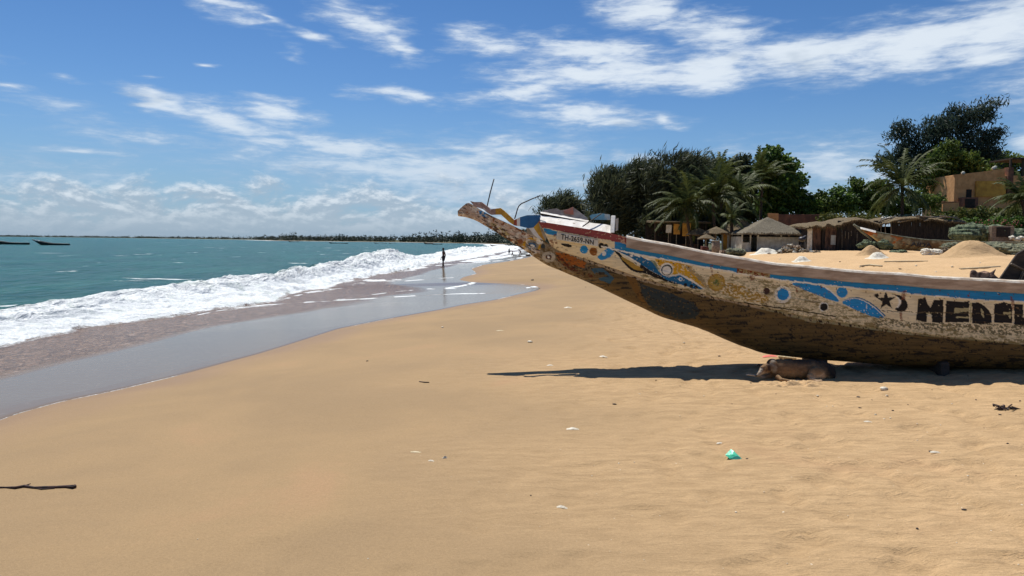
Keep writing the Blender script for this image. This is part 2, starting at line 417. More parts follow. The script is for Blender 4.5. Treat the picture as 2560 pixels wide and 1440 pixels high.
def make_ground():
    Ys = np.concatenate([np.linspace(-60, 0, 25)[:-1], np.linspace(0, 3, 50)[:-1], np.geomspace(3, 110, 620)[:-1], np.geomspace(110, 9000, 140)])
    vs = np.concatenate([np.linspace(-14, -1, 20)[:-1], np.linspace(-1, 15, 320)[:-1], np.geomspace(15, 70, 230)[:-1], np.geomspace(70, 14000, 60)])
    YY, VV = np.meshgrid(Ys, vs, indexing='ij')
    XX = fA(YY) + VV
    ZZ = ground_z(XX, YY)
    far = sstep(300, 520, YY)
    # scrubland masks
    scrub = np.maximum(sstep(250, 330, YY) * sstep(2, 5, VV), sstep(46, 52, VV) * sstep(30, 60, YY))
    scrub = np.maximum(scrub, sstep(800, 1000, YY))
    scrub = np.maximum(scrub, sstep(88, 94, YY) * sstep(14, 20, VV))
    dry = sstep(3, 9, VV + (fbm(XX * .3, YY * .3, 3, 5) - .5) * 6)
    pale = np.clip(.35 * sstep(4, 12, VV) + .65 * sstep(9, 18, VV) * sstep(11, 18, YY), 0, 1) * (.75 + .5 * (fbm(XX * .8, YY * .8, 3, 9) - .5))
    wet = 1 - sstep(0.0, 1.3, VV + (fbm(XX * .9, YY * .6, 3, 8) - .5) * 1.0)
    V = np.stack([XX, YY, ZZ], -1).reshape(-1, 3)
    m = bpy.data.materials.new('beach_sand'); m.use_nodes = True
    k = NT(m.node_tree)
    geo = k.n('ShaderNodeNewGeometry').outputs['Position']
    def A(n): return k.n('ShaderNodeAttribute', attribute_name=n).outputs['Fac']
    big = k.noise(geo, 0.55, 5, 0.6, 0.4)
    st = k.n('ShaderNodeMapping', {'Vector': geo, 'Rotation': (0, 0, 0.25), 'Scale': (1.2, 3.2, 1)}).outputs[0]
    mid = k.noise(st, 3.2, 6, 0.68, 0.2)
    grain = k.noise(geo, 190.0, 3, 0.8)
    gr2 = k.noise(geo, 60.0, 4, 0.75)
    damp = k.mix(k.ramp(big, .35, .65), L3(146, 122, 89), L3(155, 129, 93))
    dryc = k.mix(k.ramp(mid, .3, .7), L3(158, 130, 93), L3(186, 155, 114))
    c = k.mix(A('dry'), damp, dryc)
    c = k.mix(k.math('MULTIPLY', A('pale'), .8), c, L3(208, 173, 128))
    c = k.mix(k.math('MULTIPLY', k.ramp(big, .58, .75), .25), c, L3(176, 134, 100))
    c = k.mix(k.math('MULTIPLY', A('wet'), .75), c, L3(132, 102, 68))
    g = k.ramp(k.math('ADD', k.math('MULTIPLY', grain, .6), k.math('MULTIPLY', gr2, .4)), .3, .7, .72, 1.28, False)
    gg = k.n('ShaderNodeCombineXYZ', {0: g, 1: g, 2: g}).outputs[0]
    c = k.mix(1.0, c, gg, 'MULTIPLY')
    # footprint-trampled coarse mottling higher up the beach
    tr = k.ramp(k.noise(st, 9.0, 5, .7), .52, .68)
    c = k.mix(k.math('MULTIPLY', k.math('MULTIPLY', tr, A('dry')), .22), c, L3(128, 99, 66))
    # dark specks: bits of weed and shell
    sk = k.ramp(k.noise(geo, 26.0, 2, .5), .745, .77)
    c = k.mix(k.math('MULTIPLY', sk, k.math('MULTIPLY', A('dry'), .7)), c, L3(96, 72, 50))
    sk2 = k.ramp(k.noise(k.n('ShaderNodeVectorMath', {0: geo, 1: (31, 7, 3)}, operation='ADD').outputs[0], 34.0, 2, .5), .755, .78)
    c = k.mix(k.math('MULTIPLY', sk2, k.math('MULTIPLY', A('dry'), .8)), c, L3(236, 228, 208))
    gcol = k.mix(k.ramp(k.noise(geo, .8, 5, .7), .4, .6), (.035, .055, .02), (.09, .08, .035))
    c = k.mix(A('scrub'), c, gcol)
    hgt = k.math('ADD', k.math('MULTIPLY', mid, k.math('ADD', k.math('MULTIPLY', A('dry'), .05), .004)), k.math('MULTIPLY', gr2, 0.005))
    hgt = k.math('ADD', hgt, k.math('MULTIPLY', grain, 0.0016))
    bn = k.n('ShaderNodeBump', {'Strength': 0.8, 'Distance': 1.0, 'Height': hgt})
    rg = k.math('SUBTRACT', .92, k.math('MULTIPLY', A('wet'), .35))
    b = k.n('ShaderNodeBsdfPrincipled', {'Base Color': c, 'Roughness': rg, 'Normal': bn.outputs[0], 'Specular IOR Level': .25})
    k.n('ShaderNodeOutputMaterial', {'Surface': b.outputs[0]})
    o = np_mesh('sand', V, grid_faces(*XX.shape), m, attrs={'dry': dry.ravel(), 'wet': wet.ravel(), 'scrub': scrub.ravel(), 'pale': pale.ravel()})
    tag(o, kind='structure', label='tan sand beach running back from the surf under the boat to the huts')
    return m
SAND_MAT = make_ground()

# ================================================================== water
def water_material():
    m = bpy.data.materials.new('sea_water'); m.use_nodes = True
    k = NT(m.node_tree)
    geo = k.n('ShaderNodeNewGeometry').outputs['Position']
    def A(n): return k.n('ShaderNodeAttribute', attribute_name=n).outputs['Fac']
    foamA, deep, chop = A('foam'), A('deep'), A('chop')
    st = k.n('ShaderNodeMapping', {'Vector': geo, 'Rotation': (0, 0, .1), 'Scale': (2.0, .8, 1)}).outputs[0]
    lace = k.noise(geo, 3.2, 9, .72, .9)
    lace2 = k.noise(geo, 16.0, 6, .7, .6)
    fm = k.ramp(k.math('ADD', k.math('MULTIPLY', foamA, 1.15), k.math('ADD', k.math('MULTIPLY', lace, .7), k.math('MULTIPLY', lace2, .5))), .96, 1.2)
    fm = k.math('MULTIPLY', fm, k.ramp(foamA, .02, .12))
    patch = k.noise(st, .09, 4, .6, .4)
    tealA = k.mix(k.ramp(patch, .38, .62), L3(22, 80, 74), L3(34, 94, 84))
    spk = k.noise(k.n('ShaderNodeMapping', {'Vector': geo, 'Scale': (1.0, .55, 1)}).outputs[0], 8.0, 6, .8, 1.2)
    shallow = k.mix(k.ramp(spk, .44, .58), L3(88, 68, 54), L3(142, 116, 94))
    shallow = k.mix(k.ramp(spk, .60, .68), shallow, L3(206, 196, 184))
    film = k.mix(k.ramp(spk, .60, .70), L3(122, 106, 86), L3(150, 135, 116))
    c = k.mix(chop, film, shallow)
    c = k.mix(deep, c, tealA)
    bigl = k.noise(geo, 1.1, 5, .65, .8)
    fcol = k.mix(k.ramp(lace2, .3, .7), (.62, .67, .66), (.95, .96, .95))
    fcol = k.mix(k.math('MULTIPLY', k.ramp(bigl, .52, .68), .55), fcol, (.50, .58, .52))  # grey-green patches paint soft shading into the foam colour
    c = k.mix(fm, c, fcol)
    # wavelets: three octaves of chop; small ones fade into roughness with distance
    st2 = k.n('ShaderNodeMapping', {'Vector': geo, 'Rotation': (0, 0, .25), 'Scale': (1.0, .45, 1)}).outputs[0]
    w1 = k.noise(st2, 1.1, 6, .62, .5)
    w2 = k.noise(geo, 9.0, 5, .7, .4)
    h = k.math('MULTIPLY', w1, k.math('MULTIPLY', deep, .85))
    h = k.math('ADD', h, k.math('MULTIPLY', w2, k.math('ADD', k.math('MULTIPLY', chop, .05), .0022)))
    h = k.math('ADD', h, k.math('MULTIPLY', k.math('MULTIPLY', lace2, fm), .035))
    bn = k.n('ShaderNodeBump', {'Strength': 1.0, 'Distance': 1.0, 'Height': h})
    rg = k.math('ADD', k.math('ADD', .10, k.math('MULTIPLY', fm, .7)), k.math('ADD', k.math('MULTIPLY', chop, .12), k.math('MULTIPLY', deep, .12)), clamp=True)
    sp = k.math('SUBTRACT', .12, k.math('MULTIPLY', deep, .02))
    b = k.n('ShaderNodeBsdfPrincipled', {'Base Color': c, 'Roughness': rg, 'Normal': bn.outputs[0], 'IOR': 1.33, 'Specular IOR Level': sp})
    k.n('ShaderNodeOutputMaterial', {'Surface': b.outputs[0]})
    return m
def make_water():
    Ys = np.concatenate([np.linspace(-60, 3, 40)[:-1], np.geomspace(3, 12, 160)[:-1], np.geomspace(12, 80, 640)[:-1], np.geomspace(80, 260, 160)[:-1], np.geomspace(260, 9000, 90)])
    us = np.concatenate([[0, .02, .05], np.linspace(.08, 14, 290)[:-1], np.geomspace(14, 60, 150)[:-1], np.geomspace(60, 9000, 70)])
    YY, UU = np.meshgrid(Ys, us, indexing='ij')
    xa, xb, xc = fA(YY), fB(YY), fC(YY)
    XX = xa - UU
    far = sstep(150, 500, YY)
    dbc = np.maximum(xb - xc, 1.5)
    wig = (fbm(XX * .3, YY * .22, 3, 55) - .5) * 1.6 + (fbm(XX * 1.3, YY * 1.1, 2, 57) - .5) * .5
    s = (xb - XX + wig) / dbc
    hc = np.interp(YY, HY, HH) * (1 + .35 * (fbm(YY * .35, YY * 0, 3, 71) - .5))
    # swash film from the edge down to the surf toe
    ub = np.maximum(xa - xb, .5)
    film = ZE - .006 + .012 * sstep(0, .10, UU) + np.minimum(UU, .4) * .02 - 0.035 * np.minimum(UU, ub)
    film = np.maximum(film, 0.03)
    toe = sstep(-.02, .14, s)
    hc = hc * (1 + .5 * (fbm(YY * 1.1, XX * .35, 3, 73) - .5))
    rise = toe * .24 + .76 * sstep(.10, 1.0, s) ** 1.15
    fall = np.exp(-np.maximum(s - 1, 0) ** 2 / .55)
    sea = 0.05 * (fbm(XX * .6, YY * .25, 3, 81) - .5) + .22 * (fbm(XX * .14, YY * .05, 3, 83) - .5) * sstep(1.6, 5, s)
    sea += 0.10 * (fbm(XX * .9, YY * .35, 3, 86) - .5) * sstep(1.2, 3, s)
    prof = np.where(s < 1, rise, fall)
    base = np.where(s < 1, film, film * fall + sea * (1 - fall))
    Z = base + (hc - base) * prof * sstep(0, .02, toe + (s > 1))
    core = sstep(-.05, .1, s) * (1 - sstep(1.25, 1.75, s + (fbm(XX * .5, YY * .4, 3, 91) - .5) * 1.3))
    crest = np.exp(-((s - .95) / .28) ** 2)
    lump = crest * .30 * (fbm(XX * 3.1, YY * 2.6, 3, 69, .55) - .45) + (fbm(XX * 1.7, YY * 1.5, 5, 61, .66) - .5) * .55 + (fbm(XX * 6, YY * 6, 3, 67, .5) - .5) * .16
    Z = Z + core * lump * np.clip(hc, .45, 1.1) * (1 - far)
    Z = np.where(s < 0.0, np.maximum(Z, film), Z)
    Z = Z * (1 - sstep(700, 1500, YY) * .9)
    # foam mask
    foam = core * (0.93 - .34 * sstep(.62, 1.35, s + (fbm(XX * .5, YY * .3, 3, 97) - .5) * .8) - .14 * sstep(.55, .72, fbm(XX * .8, YY * .55, 4, 98)))
    q = UU
    nz = fbm(XX * .5, YY * .3, 3, 101)
    edge = np.exp(-(q / (0.035 + .0022 * YY)) ** 2) * (.18 + .28*(1-sstep(10.5,13,YY)) + .42 * sstep(.36, .6, fbm(XX * .8, YY * .5, 2, 103) + .2 * (1 - sstep(9, 11, YY)) - .10*sstep(11,13,YY)))
    foam = np.maximum(foam, edge)
    Pw = np.stack([XX, YY, np.full_like(XX, .22)], -1); dd = Pw - CAM; aa = np.maximum(dd @ CF, .5)
    PXw = 1280 + FPX * (dd @ CR) / aa; PYw = 720 - FPX * (dd @ CU) / aa
    jit = (fbm(PXw * .02, PYw * .12, 3, 151) - .5) * 5
    for pl_, wpx, am in (([(480, 778), (560, 762), (640, 752), (740, 747), (880, 743), (1000, 738), (1120, 735), (1256, 737)], 1.7, .8),
                         ([(900, 733), (980, 724), (1060, 719), (1131, 720), (1160, 723)], 1.2, .7), ([(1090, 722), (1131, 717), (1194, 711), (1285, 708), (1330, 713)], 1.6, .8), ([(1270, 711), (1335, 718), (1356, 721), (1318, 724)], 2.0, .8),
                         ([(990, 704), (1062, 701), (1147, 697)], 1.2, .8), ([(830, 703), (900, 698), (960, 700), (1015, 699)], 3.2, .9), ([(870, 690), (920, 690), (935, 687)], 2.5, .9), ([(960, 680), (1000, 677), (1030, 676)], 1.2, .5), ([(1000, 668), (1100, 662), (1180, 657), (1272, 652)], 1.3, .7),
                         ([(500, 772), (620, 757), (760, 748), (900, 737)], 3.5, .42), ([(660, 748), (760, 722), (850, 710), (930, 704)], 4.0, .5), ([(1000, 688), (1080, 680), (1160, 676)], 1.0, .25)):
        a_ = np.array(pl_, float)
        yy_ = np.interp(PXw, a_[:, 0], a_[:, 1]) if (np.diff(a_[:, 0]) > 0).all() else None
        if yy_ is None:
            d2 = np.full(PXw.shape, 1e9)
            for i in range(len(a_) - 1):
                ax, ay = a_[i]; bx, by = a_[i + 1]; t = np.clip(((PXw - ax) * (bx - ax) + (PYw + jit * .4 - ay) * (by - ay)) / ((bx - ax) ** 2 + (by - ay) ** 2), 0, 1)
                d2 = np.minimum(d2, ((PXw - ax - t * (bx - ax)) * .4) ** 2 + (PYw + jit * .4 - ay - t * (by - ay)) ** 2)
            ln = np.exp(-d2 / wpx ** 2)
        else:
            ln = np.exp(-((PYw + jit * .5 - yy_) / wpx) ** 2) * sstep(a_[0, 0] - 25, a_[0, 0] + 40, PXw) * (1 - sstep(a_[-1, 0] - 30, a_[-1, 0] + 5, PXw))
        foam = np.maximum(foam, ln * am * (.42 + .6 * sstep(.40, .62, fbm(PXw * .04, PYw * .3, 4, 157))) * (s < .1) * (YY > 4))
    for (c0, wd_, y0, y1, am) in ((3.5, 1.0, 75, 300, .75), (5.5, 1.0, 75, 300, .8), (1.0, .4, 80, 200, .8)):
        cc = c0 + (fbm(YY * .25 + c0, YY * 0 + c0, 3, 111) - .5) * 1.8
        ln = np.exp(-((q - cc) / wd_) ** 2) * sstep(y0 - 3, y0 + 2, YY) * (1 - sstep(y1 - 5, y1 + 3, YY)) * am * (.35 + .9 * sstep(.35, .6, nz)) * (s < .2)
        foam = np.maximum(foam, ln)
    # frothy apron just ahead of the toe
    foam = np.maximum(foam, .55 * sstep(-.55, -.02, s) * sstep(.42, .6, nz) * sstep(22, 32, YY) * (s < .2))
    foam = np.maximum(foam, .40 * sstep(-.12, -.02, s) * (s < .1))
    # far surf lines
    foam = np.maximum(foam, .85 * sstep(80, 100, YY) * sstep(.3, .8, s) * (1 - sstep(1.8, 2.6, s)) * (1 - sstep(330, 500, YY)))
    # old foam trails and white caps out at sea
    for (px, py, wx, wy, am) in ((400, 692, 2.6, .35, .7), (330, 696, 1.6, .3, .5), (745, 655, 1.1, .9, .8), (820, 619, 1.2, 1.6, .8), (865, 632, 1.6, 1, .55), (115, 630, .8, .8, .9), (300, 625, .8, 1, .6), (190, 616, .9, 1, .5), (240, 757, 2.0, .3, .6), (60, 763, 3, .4, .6),
                                 (1150, 628, 4, 3, .75), (1100, 634, 4, 3, .5), (470, 630, .8, 1, .5), (940, 629, .7, 1, .7), (600, 700, 3.5, .5, .6), (870, 640, 2.6, 1, .5), (350, 640, .6, 1, .45), (560, 636, .7, 1, .4)):
        p = Gz(px, py, .12)
        foam = np.maximum(foam, am * np.exp(-((XX - p[0]) / wx) ** 2 - ((YY - p[1]) / wy) ** 2))
    rc = fbm(XX * .35, YY * .16, 4, 131, .6)
    foam = np.maximum(foam, .42 * sstep(.70, .78, rc) * sstep(3, 6, s) * (YY < 400))
    deep = sstep(.35, .95, s)
    chop = sstep(.50, .60, q / ub + (fbm(XX * .25, YY * .18, 3, 141) - .5) * .25 + .10*(1-sstep(8,14,YY))) * (1 - deep)
    V = np.stack([XX, YY, Z], -1).reshape(-1, 3)
    F = grid_faces(*XX.shape)
    sf = s.ravel()[F].mean(1)
    mt = water_material()
    at = {'foam': foam.ravel(), 'deep': deep.ravel(), 'chop': chop.ravel()}
    def sub(name, sel, **kw):
        f = F[sel]; u, inv = np.unique(f, return_inverse=True)
        o = np_mesh(name, V[u], inv.reshape(f.shape)[:, ::-1], mt, attrs={a: b[u] for a, b in at.items()})
        return tag(o, **kw)
    sub('swash_water', sf < -.04, kind='structure', label='thin sheet of water sliding up the wet sand in front of the surf')
    sub('breaking_surf', (sf >= -.04) & (sf < 1.9), kind='stuff', label='long white breaking wave of churned foam along the shore')
    sub('sea', sf >= 1.9, kind='structure', label='green sea reaching to the horizon')
make_water()
# ================================================================== painted boat
BO = np.array([-0.76, 10.4]); BE = np.array([0.9884, -0.1518]); BN = np.array([0.1518, 0.9884])
HEEL = 0.07
def tabf(us, vs):
    us = np.array(us, float); vs = np.array(vs, float)
    def f(u):
        u = np.asarray(u, float)
        return sum(np.interp(u + q * .12, us, vs) for q in (-1, -.5, 0, .5, 1)) / 5
    return f
ws_ = tabf([0, 1.0, 1.3, 2, 3, 4, 6, 7.3, 9, 12, 14, 15.2], [.16, .26, .31, .37, .46, .53, .62, .66, .7, .66, .5, .3])
wd_ = tabf([0, .3, .8, 1.2, 2, 3, 4.5, 6, 8, 12, 14, 15.2], [.045, .06, .075, .12, .23, .36, .47, .55, .6, .56, .42, .2])
def bp(u, v, z):                       # boat coordinates -> world (v: + is the far side)
    u = np.asarray(u, float); v = np.asarray(v, float); z = np.asarray(z, float)
    u, v, z = np.broadcast_arrays(u, v, z)
    return np.stack([BO[0] + u * BE[0] + v * BN[0], BO[1] + u * BE[1] + v * BN[1], z - v * HEEL], -1)
def H(px, py, vf):
    """photo point on the near side at offset v = -vf(u)  ->  u, z (upright), v"""
    d = ray(px, py); v = -.3
    for _ in range(8):
        t = (v + BN @ (BO - CAM[:2])) / (BN @ d[:2])
        p = CAM + d * t
        u = BE @ (p[:2] - BO); v = -float(vf(u)) if callable(vf) else vf
    return float(u), float(p[2] + v * HEEL), v
def line_z(pts, vf, tail):
    a = [H(px, py, vf)[:2] for px, py in pts] + tail
    a = np.array(a); xs, zs = a[:, 0], a[:, 1]
    def f(u):
        u = np.asarray(u, float)
        return sum(np.interp(u + q * .08, xs, zs) for q in (-1, -.5, 0, .5, 1)) / 5
    return f
z_sheer = line_z([(1345, 553), (1351, 554), (1440, 568), (1526, 582), (1537, 586), (1600, 600), (1740, 627), (1850, 647), (1920, 659), (2080, 675), (2240, 687), (2330, 694), (2455, 702), (2560, 706)], ws_, [(9, 1.90), (11, 1.90), (13, 2.0), (15.4, 2.25)])
z_seam = line_z([(1146, 536), (1158, 504), (1168, 502), (1190, 518), (1225, 538), (1280, 563), (1315, 580), (1350, 597), (1365, 604), (1400, 625), (1470, 645), (1562, 677), (1600, 690), (1740, 728), (1875, 757), (2025, 790), (2240, 822), (2330, 834), (2560, 856)], wd_, [(9, 1.15), (11, 1.15), (13, 1.25), (15.4, 1.6)])
z_bot = line_z([(1146, 539), (1160, 542), (1182, 547), (1215, 565), (1255, 590), (1310, 625), (1365, 662), (1475, 708), (1600, 767), (1650, 792), (1760, 825), (1850, 864), (1912, 886), (1990, 896), (2062, 902), (2240, 916), (2330, 921), (2560, 927)], lambda u: .45 * wd_(u), [(8, .80), (11, .78), (13, .9), (15.4, 1.45)])

def poly_mask(px, py, pts):
    pts = np.asarray(pts, float)
    x0, y0 = pts.min(0); x1, y1 = pts.max(0)
    m = np.zeros(px.shape, bool)
    bb = (px >= x0) & (px <= x1) & (py >= y0) & (py <= y1)
    if not bb.any(): return m
    X = px[bb]; Y = py[bb]; c = np.zeros(X.shape, bool)
    n = len(pts)
    for i in range(n):
        xa, ya = pts[i]; xb, yb = pts[(i + 1) % n]
        if ya == yb: continue
        cr = ((ya > Y) != (yb > Y)) & (X < (xb - xa) * (Y - ya) / (yb - ya) + xa)
        c ^= cr
    m[bb] = c
    return m
def c1(l): return [(1100 + x / 4, 430 + y / 4) for x, y in l]
def c2(l): return [(1600 + x / 4, 560 + y / 4) for x, y in l]
def c3(l): return [(2080 + x / 4, 620 + y / 4) for x, y in l]
def smooth_poly(p, it=2):
    for _ in range(it):
        q = []
        for i in range(len(p)):
            a = p[i]; b = p[(i + 1) % len(p)]
            q.append((a[0] * .75 + b[0] * .25, a[1] * .75 + b[1] * .25)); q.append((a[0] * .25 + b[0] * .75, a[1] * .25 + b[1] * .75))
        p = q
    return p
BLUE = lin((40, 142, 204)); DBLUE = lin((24, 104, 150)); YEL = lin((218, 164, 36)); CREAM = lin((236, 218, 178)); WHITE = lin((240, 234, 218)); BLACK = lin((30, 26, 24))
MAROON = lin((146, 70, 70)); RAIL = lin((196, 160, 132)); RUST = lin((120, 56, 28)); OCH = lin((178, 140, 60)); SLATE = lin((62, 70, 68)); TAR = lin((114, 90, 50)); DIRT = lin((166, 154, 112))

def paint(px, py, zone):
    """base colours of the paintwork; (px, py) index the drawn pattern, zone 0 = strakes, 1 = dugout"""
    n = px.size
    wx = (fbm(px * .09, py * .09, 3, 201) - .5) * 4.0; wy = (fbm(px * .09, py * .09, 3, 207) - .5) * 4.0
    X = px + wx; Y = py + wy
    x2 = px + wx * .35; y2 = py + wy * .35
    C = np.tile(CREAM, (n, 1))
    fb = fbm(px * .03, py * .08, 5, 211); ff = fbm(px * .25, py * .35, 4, 217); fs = fbm(px * .02, py * .3, 4, 223)
    def lay(m, col, chip=.0, seed=0):
        if chip > 0:
            m = m & (fbm(px * .3, py * .3, 4, 300 + seed, .65) > chip)
        C[m] = col
    def between(top, bot, ext=None):
        xt, yt = zip(*top); xb, yb = zip(*bot)
        return (Y > np.interp(px, xt, yt)) & (Y < np.interp(px, xb, yb)) & (px > max(xt[0], xb[0])) & (px < 6000)
    def circ(cx, cy, r, col, chip=.0, ry=None):
        lay(((x2 - cx) / r) ** 2 + ((y2 - cy) / (ry or r)) ** 2 < 1, col, chip)
    railb = [(1537, 602), (1600, 621), (1740, 648), (1850, 668), (1920, 680), (2080, 696), (2240, 712), (2280, 716), (2560, 734), (4000, 790)]
    blueb = [(1502, 614), (1600, 635), (1735, 661), (1850, 682), (1940, 697), (2080, 713), (2240, 728), (2280, 734), (2455, 749), (2560, 752), (4000, 815)]
    if zone == 0:
        # grime that has crept up the lower strakes
        low = between([(1600, 660), (1780, 690), (1850, 690), (1975, 708), (2100, 760), (2213, 797), (2300, 805), (2560, 825), (4000, 880)], [(1350, 2000), (6000, 2000)])
        g = np.clip((ff - .40) * 4, 0, 1) * low
        C = C * (1 - .62 * g[:, None]) + DIRT * .75 * (.62 * g[:, None])
        lay(low & (fbm(px * .07, py * .22, 4, 233, .62) > .60), lin((150, 134, 92)))
        # yellow green mottling
        mo = poly_mask(X, Y, c2([(740, 620), (900, 590), (1100, 640), (1300, 740), (1250, 790), (1050, 770), (800, 690)])) & (ff > .47)
        lay(mo, OCH)
        # grey wing of bare plank
        # blue and yellow wing
        lay(poly_mask(X, Y, c1([(1570, 850), (1640, 790), (1690, 755), (1745, 790), (1700, 850), (1640, 880), (1600, 880)])), BLUE, .3)
        circ(*c1([(1640, 815)])[0], 5, WHITE, 0, 6)
        wing = smooth_poly(c1([(1690, 745), (1800, 775), (1960, 830), (2050, 880), (2110, 930), (2160, 985), (2220, 1040), (2330, 1050), (2430, 1045), (2560, 1110), (2640, 1170), (2560, 1165), (2430, 1130), (2320, 1105), (2200, 1060), (2060, 960), (1900, 860)]), 1)
        lay(poly_mask(X, Y, wing), DBLUE, .28)
        lay(poly_mask(X, Y, smooth_poly(c1([(1700, 745), (1790, 800), (1870, 900), (1930, 960), (2050, 985), (2200, 1060), (2290, 1100), (2180, 1070), (2060, 1015), (1950, 1005), (1880, 965), (1800, 860)]), 1)), BLACK, .2)
        lay(poly_mask(X, Y, smooth_poly(c1([(1790, 840), (1870, 870), (1960, 925), (2050, 990), (1960, 985), (1890, 940)]), 1)), OCH)
        lay(poly_mask(x2, y2, c1([(1690, 750), (1900, 850), (2060, 950), (2290, 1090), (2275, 1098), (2050, 962), (1890, 862)])), WHITE)
        lay(poly_mask(X, Y, c1([(1830, 790), (1980, 830), (2080, 860), (2150, 910), (2180, 970), (2160, 985), (2120, 925), (2060, 880), (1950, 835)])), WHITE, .38)
        lay(poly_mask(X, Y, c1([(2090, 880), (2150, 890), (2190, 960), (2180, 1000), (2130, 950)])), lin((130, 140, 110)), .3)
        circ(*c1([(1915, 838)])[0], 3.5, WHITE)
        # yellow field with the ringed white disc
        yf = c2([(140, 340), (330, 375), (500, 415), (545, 485), (610, 540), (668, 640), (600, 610), (520, 560), (430, 515), (330, 500), (230, 490), (190, 420)])
        lay(poly_mask(X, Y, yf), YEL, .36)
        lay(poly_mask(X, Y, c2([(0, 320), (110, 375), (190, 475), (260, 520), (400, 510), (500, 555), (640, 650), (560, 650), (380, 600), (280, 560), (130, 480), (0, 400)])), DBLUE, .28)
        lay(poly_mask(x2, y2, c2([(260, 520), (400, 498), (510, 548), (650, 648), (640, 656), (500, 566), (400, 512), (300, 526)])), WHITE, .3)
        lay(poly_mask(X, Y, c2([(0, 400), (130, 482), (280, 562), (400, 604), (300, 590), (130, 520), (0, 440)])), BLACK, .25)
        cx, cy = c2([(268, 456)])[0]
        circ(cx, cy, 17, WHITE, .3); circ(cx + .5, cy + 1, 14, SLATE); circ(cx, cy + 2, 11, WHITE)
        circ(*c2([(405, 552)])[0], 5, WHITE); circ(*c2([(405, 552)])[0], 3, BLUE)
        for q in ((455, 610), (512, 622), (560, 636)): circ(*c2([q])[0], 4.5, BLACK, .3)
        lay(poly_mask(X, Y, c2([(390, 400), (520, 430), (640, 560), (690, 640), (660, 640), (560, 530), (470, 450)])), lin((170, 150, 110)), .42)
        # ochre medallion, rust runs
        cx, cy = c2([(765, 585)])[0]
        circ(cx, cy, 22, OCH, .33); circ(cx, cy, 17, lin((190, 160, 80)), .4); circ(cx, cy, 8, lin((96, 112, 60)), .42)
        # discs
        cx, cy = c2([(1265, 670)])[0]; circ(cx, cy, 8.5, lin((70, 46, 38)), .3)
        cx, cy = c2([(1430, 705)])[0]; circ(cx, cy, 21, WHITE, .4); circ(cx, cy, 14.5, BLUE, .2)
        cx, cy = c2([(1838, 830)])[0]; circ(cx, cy, 12, WHITE, .4); circ(cx, cy, 9.5, BLACK, .2)
        circ(*c1([(1440, 775)])[0], 10, BLUE, .28); circ(*c1([(1535, 795)])[0], 10, lin((140, 84, 30)), .3)
        lay(poly_mask(x2, y2, smooth_poly(c1([(1190, 712), (1260, 715), (1325, 735), (1310, 758), (1260, 750)]), 1)), BLACK)
        circ(*c1([(1612, 735)])[0], 7, BLACK, .3); circ(*c1([(1660, 740)])[0], 5.5, BLACK, .3); circ(*c1([(1045, 740)])[0], 5, SLATE)
        # blue leaves
        l1 = smooth_poly(c2([(1490, 590), (1640, 588), (1780, 605), (1880, 655), (1950, 715), (2005, 788), (1900, 760), (1750, 700), (1620, 650)]), 1)
        l2 = smooth_poly(c2([(2005, 785), (2100, 745), (2210, 755), (2310, 810), (2390, 880), (2460, 950), (2330, 930), (2200, 880), (2090, 825)]), 1)
        lay(poly_mask(x2, y2, [(x + (x - 2040) * .03, y - 3.5) for x, y in l1]), WHITE); lay(poly_mask(x2, y2, l1), BLUE, .24)
        lay(poly_mask(x2, y2, [(x + 3, y - 4) for x, y in l2]), DBLUE); lay(poly_mask(x2, y2, [(x + 1, y - 2) for x, y in l2]), WHITE); lay(poly_mask(x2, y2, l2), BLUE, .28)
        circ(*c2([(2020, 682)])[0], 13.5, BLUE, .2)
        # pale field behind the name, then star, crescent and letters
        star = []
        sx, sy = c3([(540, 525)])[0]
        for i in range(10):
            r = 25 if i % 2 == 0 else 9.5
            a = math.radians(-92 + 36 * i); star.append((sx + r * math.cos(a), sy + r * math.sin(a)))
        lay(poly_mask(x2, y2, star), BLACK, .15)
        lay(poly_mask(X, Y, c3([(412, 468), (455, 452), (470, 475), (455, 500), (430, 492)])), BLACK, .2)
        lay(poly_mask(x2, y2, smooth_poly(c3([(586, 455), (640, 462), (700, 480), (745, 530), (762, 585), (730, 635), (670, 635), (618, 608), (660, 590), (690, 550), (680, 510), (640, 475)]), 1)), BLACK, .2)
        lay(poly_mask(x2, y2, c3([(640, 480), (690, 520), (690, 560), (655, 600), (640, 595), (668, 555), (666, 520)])), WHITE, .2)
        bar = [[(862, 508), (905, 503), (932, 490), (955, 560), (985, 598), (1020, 520), (1115, 520), (1106, 748), (1002, 745), (998, 672), (975, 655), (950, 668), (944, 745), (842, 722)],
               [(1140, 530), (1330, 538), (1372, 530), (1368, 745), (1130, 742)],
               [(1400, 545), (1470, 548), (1530, 580), (1580, 640), (1602, 700), (1592, 752), (1500, 765), (1400, 750)],
               [(1622, 560), (1700, 548), (1718, 534), (1730, 548), (1790, 562), (1802, 600), (1800, 752), (1620, 748)],
               [(1822, 560), (1910, 562), (1912, 700), (2010, 712), (2010, 775), (1822, 768)]]
        for b_ in bar: lay(poly_mask(x2, y2, c3(b_)), BLACK, .22)
        for b_ in ([(1220, 602), (1278, 600), (1280, 650), (1220, 652)], [(1490, 598), (1518, 636), (1518, 700), (1490, 668)], [(1710, 640), (1792, 640), (1790, 700), (1770, 704), (1768, 666), (1712, 664)], [(1280, 604), (1372, 598), (1372, 634), (1280, 640)], [(1236, 686), (1372, 688), (1372, 702), (1236, 700)], [(1378, 545), (1396, 545), (1396, 745), (1376, 745)], [(945, 650), (1000, 640), (1000, 652), (945, 665)]):
            lay(poly_mask(x2, y2, c3(b_)), lin((186, 174, 130)))
